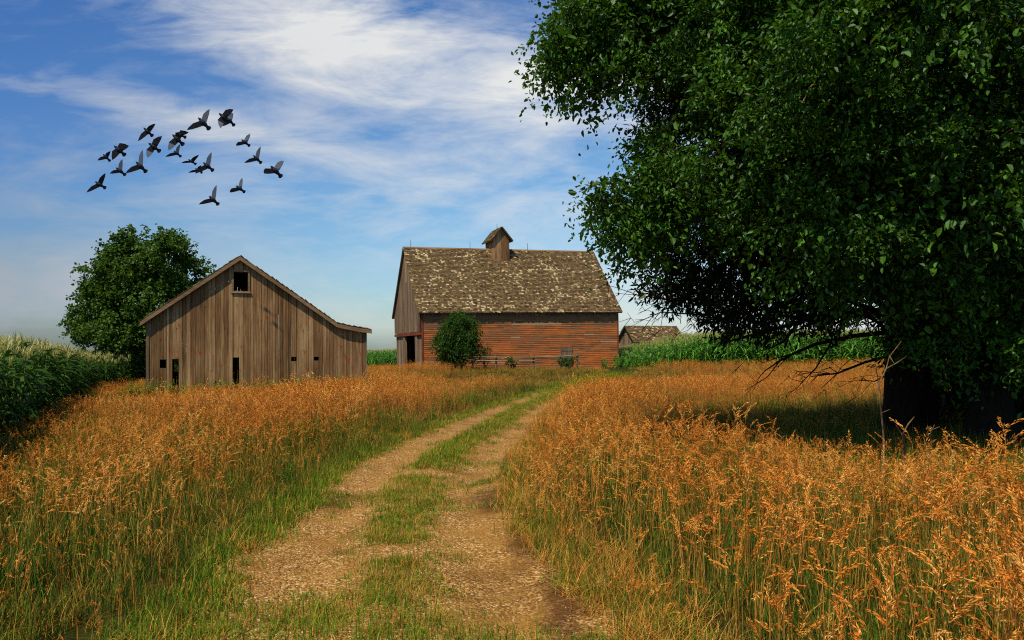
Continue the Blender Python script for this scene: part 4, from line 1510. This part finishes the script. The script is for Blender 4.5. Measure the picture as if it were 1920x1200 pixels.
bird((1255, 180), (1318, 250), (1325, 158), (1225, 262), 22, 'pigeon behind the dark swept winged one, only its pale wing and tail showing', m1=(1285, 160))
bird((1388, 375), (1450, 425), (1470, 335), (1343, 430), 25, 'small pigeon highest of those on the right of the flock', m1=(1432, 345), m2=(1358, 400))
bird((1488, 510), (1550, 572), (1558, 440), (1412, 577), 23.5, 'pigeon with steep pale wing, second from the right end')
bird((1637, 600), (1722, 690), (1757, 565), (1583, 668), 21, 'broad pigeon with both wings bowed at the right end of the flock', m1=(1700, 572), m2=(1592, 625))
bird((1340, 770), (1408, 822), (1403, 712), (1290, 830), 24, 'small pigeon below the flock to the right', m1=(1378, 725), m2=(1305, 795))
bird((1110, 858), (1182, 928), (1182, 770), (1022, 932), 22, 'lowest pigeon of the flock, its pale wing straight up')


# ------------------------------------------------------------------ light, sky, camera
sd_ = Vector((-.30, -.44, .85)).normalized()
sun = bpy.data.lights.new('sun', 'SUN')
sun.energy = 5.0; sun.angle = R(.55); sun.color = (1.0, .93, .80)
so = bpy.data.objects.new('sun', sun); COL.objects.link(so)
so.rotation_euler = sd_.to_track_quat('Z', 'Y').to_euler()

W = bpy.data.worlds.new('World'); S.world = W; W.use_nodes = True
nt = W.node_tree; nt.nodes.clear()
t = NT.__new__(NT); t.nt = nt
out = nt.nodes.new('ShaderNodeOutputWorld')
sky = nt.nodes.new('ShaderNodeTexSky'); sky.sky_type = 'NISHITA'; sky.sun_disc = False
sky.sun_elevation = math.asin(sd_.z); sky.sun_rotation = math.atan2(sd_.x, sd_.y)
sky.air_density = 1.0; sky.dust_density = 1.0; sky.ozone_density = 1.6
tc = nt.nodes.new('ShaderNodeTexCoord')
sp = t.n('ShaderNodeSeparateXYZ', Vector=tc.outputs['Generated'])
yy_ = t.math('MAXIMUM', sp.outputs[1], .12)
U = t.math('DIVIDE', sp.outputs[0], yy_)          # direction, unrolled about the view along the track
Wv = t.math('DIVIDE', sp.outputs[2], yy_)


def gauss(u0, w0, ru, rw, rot=0.0):
    a = t.math('SUBTRACT', U, u0); b = t.math('SUBTRACT', Wv, w0)
    c, s = math.cos(rot), math.sin(rot)
    p = t.math('DIVIDE', t.math('ADD', t.math('MULTIPLY', a, c), t.math('MULTIPLY', b, s)), ru)
    q = t.math('DIVIDE', t.math('SUBTRACT', t.math('MULTIPLY', b, c), t.math('MULTIPLY', a, s)), rw)
    r2 = t.math('ADD', t.math('MULTIPLY', p, p), t.math('MULTIPLY', q, q))
    return t.math('EXPONENT', t.math('MULTIPLY', r2, -1.0))


cv = nt.nodes.new('ShaderNodeCombineXYZ')
t.link(U, cv.inputs[0]); t.link(Wv, cv.inputs[1])
mp = t.n('ShaderNodeMapping', Vector=cv.outputs[0], Rotation=(0, 0, R(14)), Scale=(2.0, 7.5, 1))
n1 = t.noise(mp.outputs[0], 1.6, 8, .62, .7)
mp2 = t.n('ShaderNodeMapping', Vector=cv.outputs[0], Rotation=(0, 0, R(8)), Scale=(6, 20, 1), Location=(3, 1, 0))
n2 = t.noise(mp2.outputs[0], 1.6, 8, .65, .5)
nn = t.math('ADD', t.math('MULTIPLY', n1, .68), t.math('MULTIPLY', n2, .32))
mask = None
for g, wgt in ((gauss(-.20, .385, .26, .075, R(-14)), 1.0), (gauss(.02, .34, .30, .085, R(-6)), .78), (gauss(-.40, .285, .30, .035, R(-14)), .62), (gauss(-.05, .245, .35, .03, R(-4)), .34),
               (gauss(0, .19, .10, .012, R(4)), .40), (gauss(-.40, .19, .16, .010, 0), .26), (gauss(-.62, .08, .22, .07, 0), .62), (gauss(.16, .06, .10, .06, 0), .6), (gauss(-.25, .06, .4, .07, 0), .30), (gauss(.35, .05, .5, .10, 0), .55), (gauss(.35, .27, .35, .05, 0), .45), (gauss(-.15, .22, .6, .16, 0), .42)):
    g = t.math('MULTIPLY', g, wgt)
    mask = g if mask is None else t.math('MAXIMUM', mask, g)
cov = t.math('ADD', t.math('MULTIPLY', mask, .66), t.math('MULTIPLY', t.math('SUBTRACT', nn, .5), 2.1))
cm = t.ramp(cov, [(0.06, 0.0), (.62, 1.0)])
cm = t.math('MULTIPLY', cm, t.math('MINIMUM', t.math('ADD', t.math('MULTIPLY', mask, 1.7), .10), 1.0))
# blue of the clear sky deepens upwards and to the left
tint = t.ramp(Wv, [(0.0, (1.08, 1.26, 1.34, 1)), (.18, (.92, 1.26, 1.42, 1)), (.45, (.54, .94, 1.36, 1))])
lf = t.math('MULTIPLY', gauss(-.72, .30, .42, .40), .55)
tint = t.mix(lf, tint, (.20, .46, .98, 1))
tint = t.mix(t.math('MULTIPLY', gauss(-.70, .05, .34, .14), .75), tint, (.62, .70, .80, 1))
skyc = t.mix(1.0, sky.outputs[0], tint, 'MULTIPLY')
cl_col = t.mix(gauss(-.75, .10, .4, .3), (7.9, 8.0, 8.0, 1), (3.4, 3.9, 4.6, 1))
fin = t.mix(cm, skyc, cl_col)
bg = nt.nodes.new('ShaderNodeBackground'); bg.inputs['Strength'].default_value = .1
t.link(fin, bg.inputs['Color']); t.link(bg.outputs[0], out.inputs['Surface'])

cam = bpy.data.cameras.new('camera'); co = bpy.data.objects.new('camera', cam); COL.objects.link(co)
co.location = (0, 0, CH); co.rotation_euler = (R(90), 0, 0)
cam.sensor_width = 36; cam.lens = F / 1920 * 36
cam.shift_y = (HZ - 600) / 1920
cam.clip_end = 5000; cam.clip_start = .05
S.camera = co
S.view_settings.view_transform = 'Standard'; S.view_settings.look = 'None'
S.view_settings.exposure = 0.0; S.view_settings.gamma = 1.0
S.render.engine = 'CYCLES'
S.cycles.use_denoising = False
S.cycles.filter_width = 1.1
S.cycles.max_bounces = 6; S.cycles.transparent_max_bounces = 4
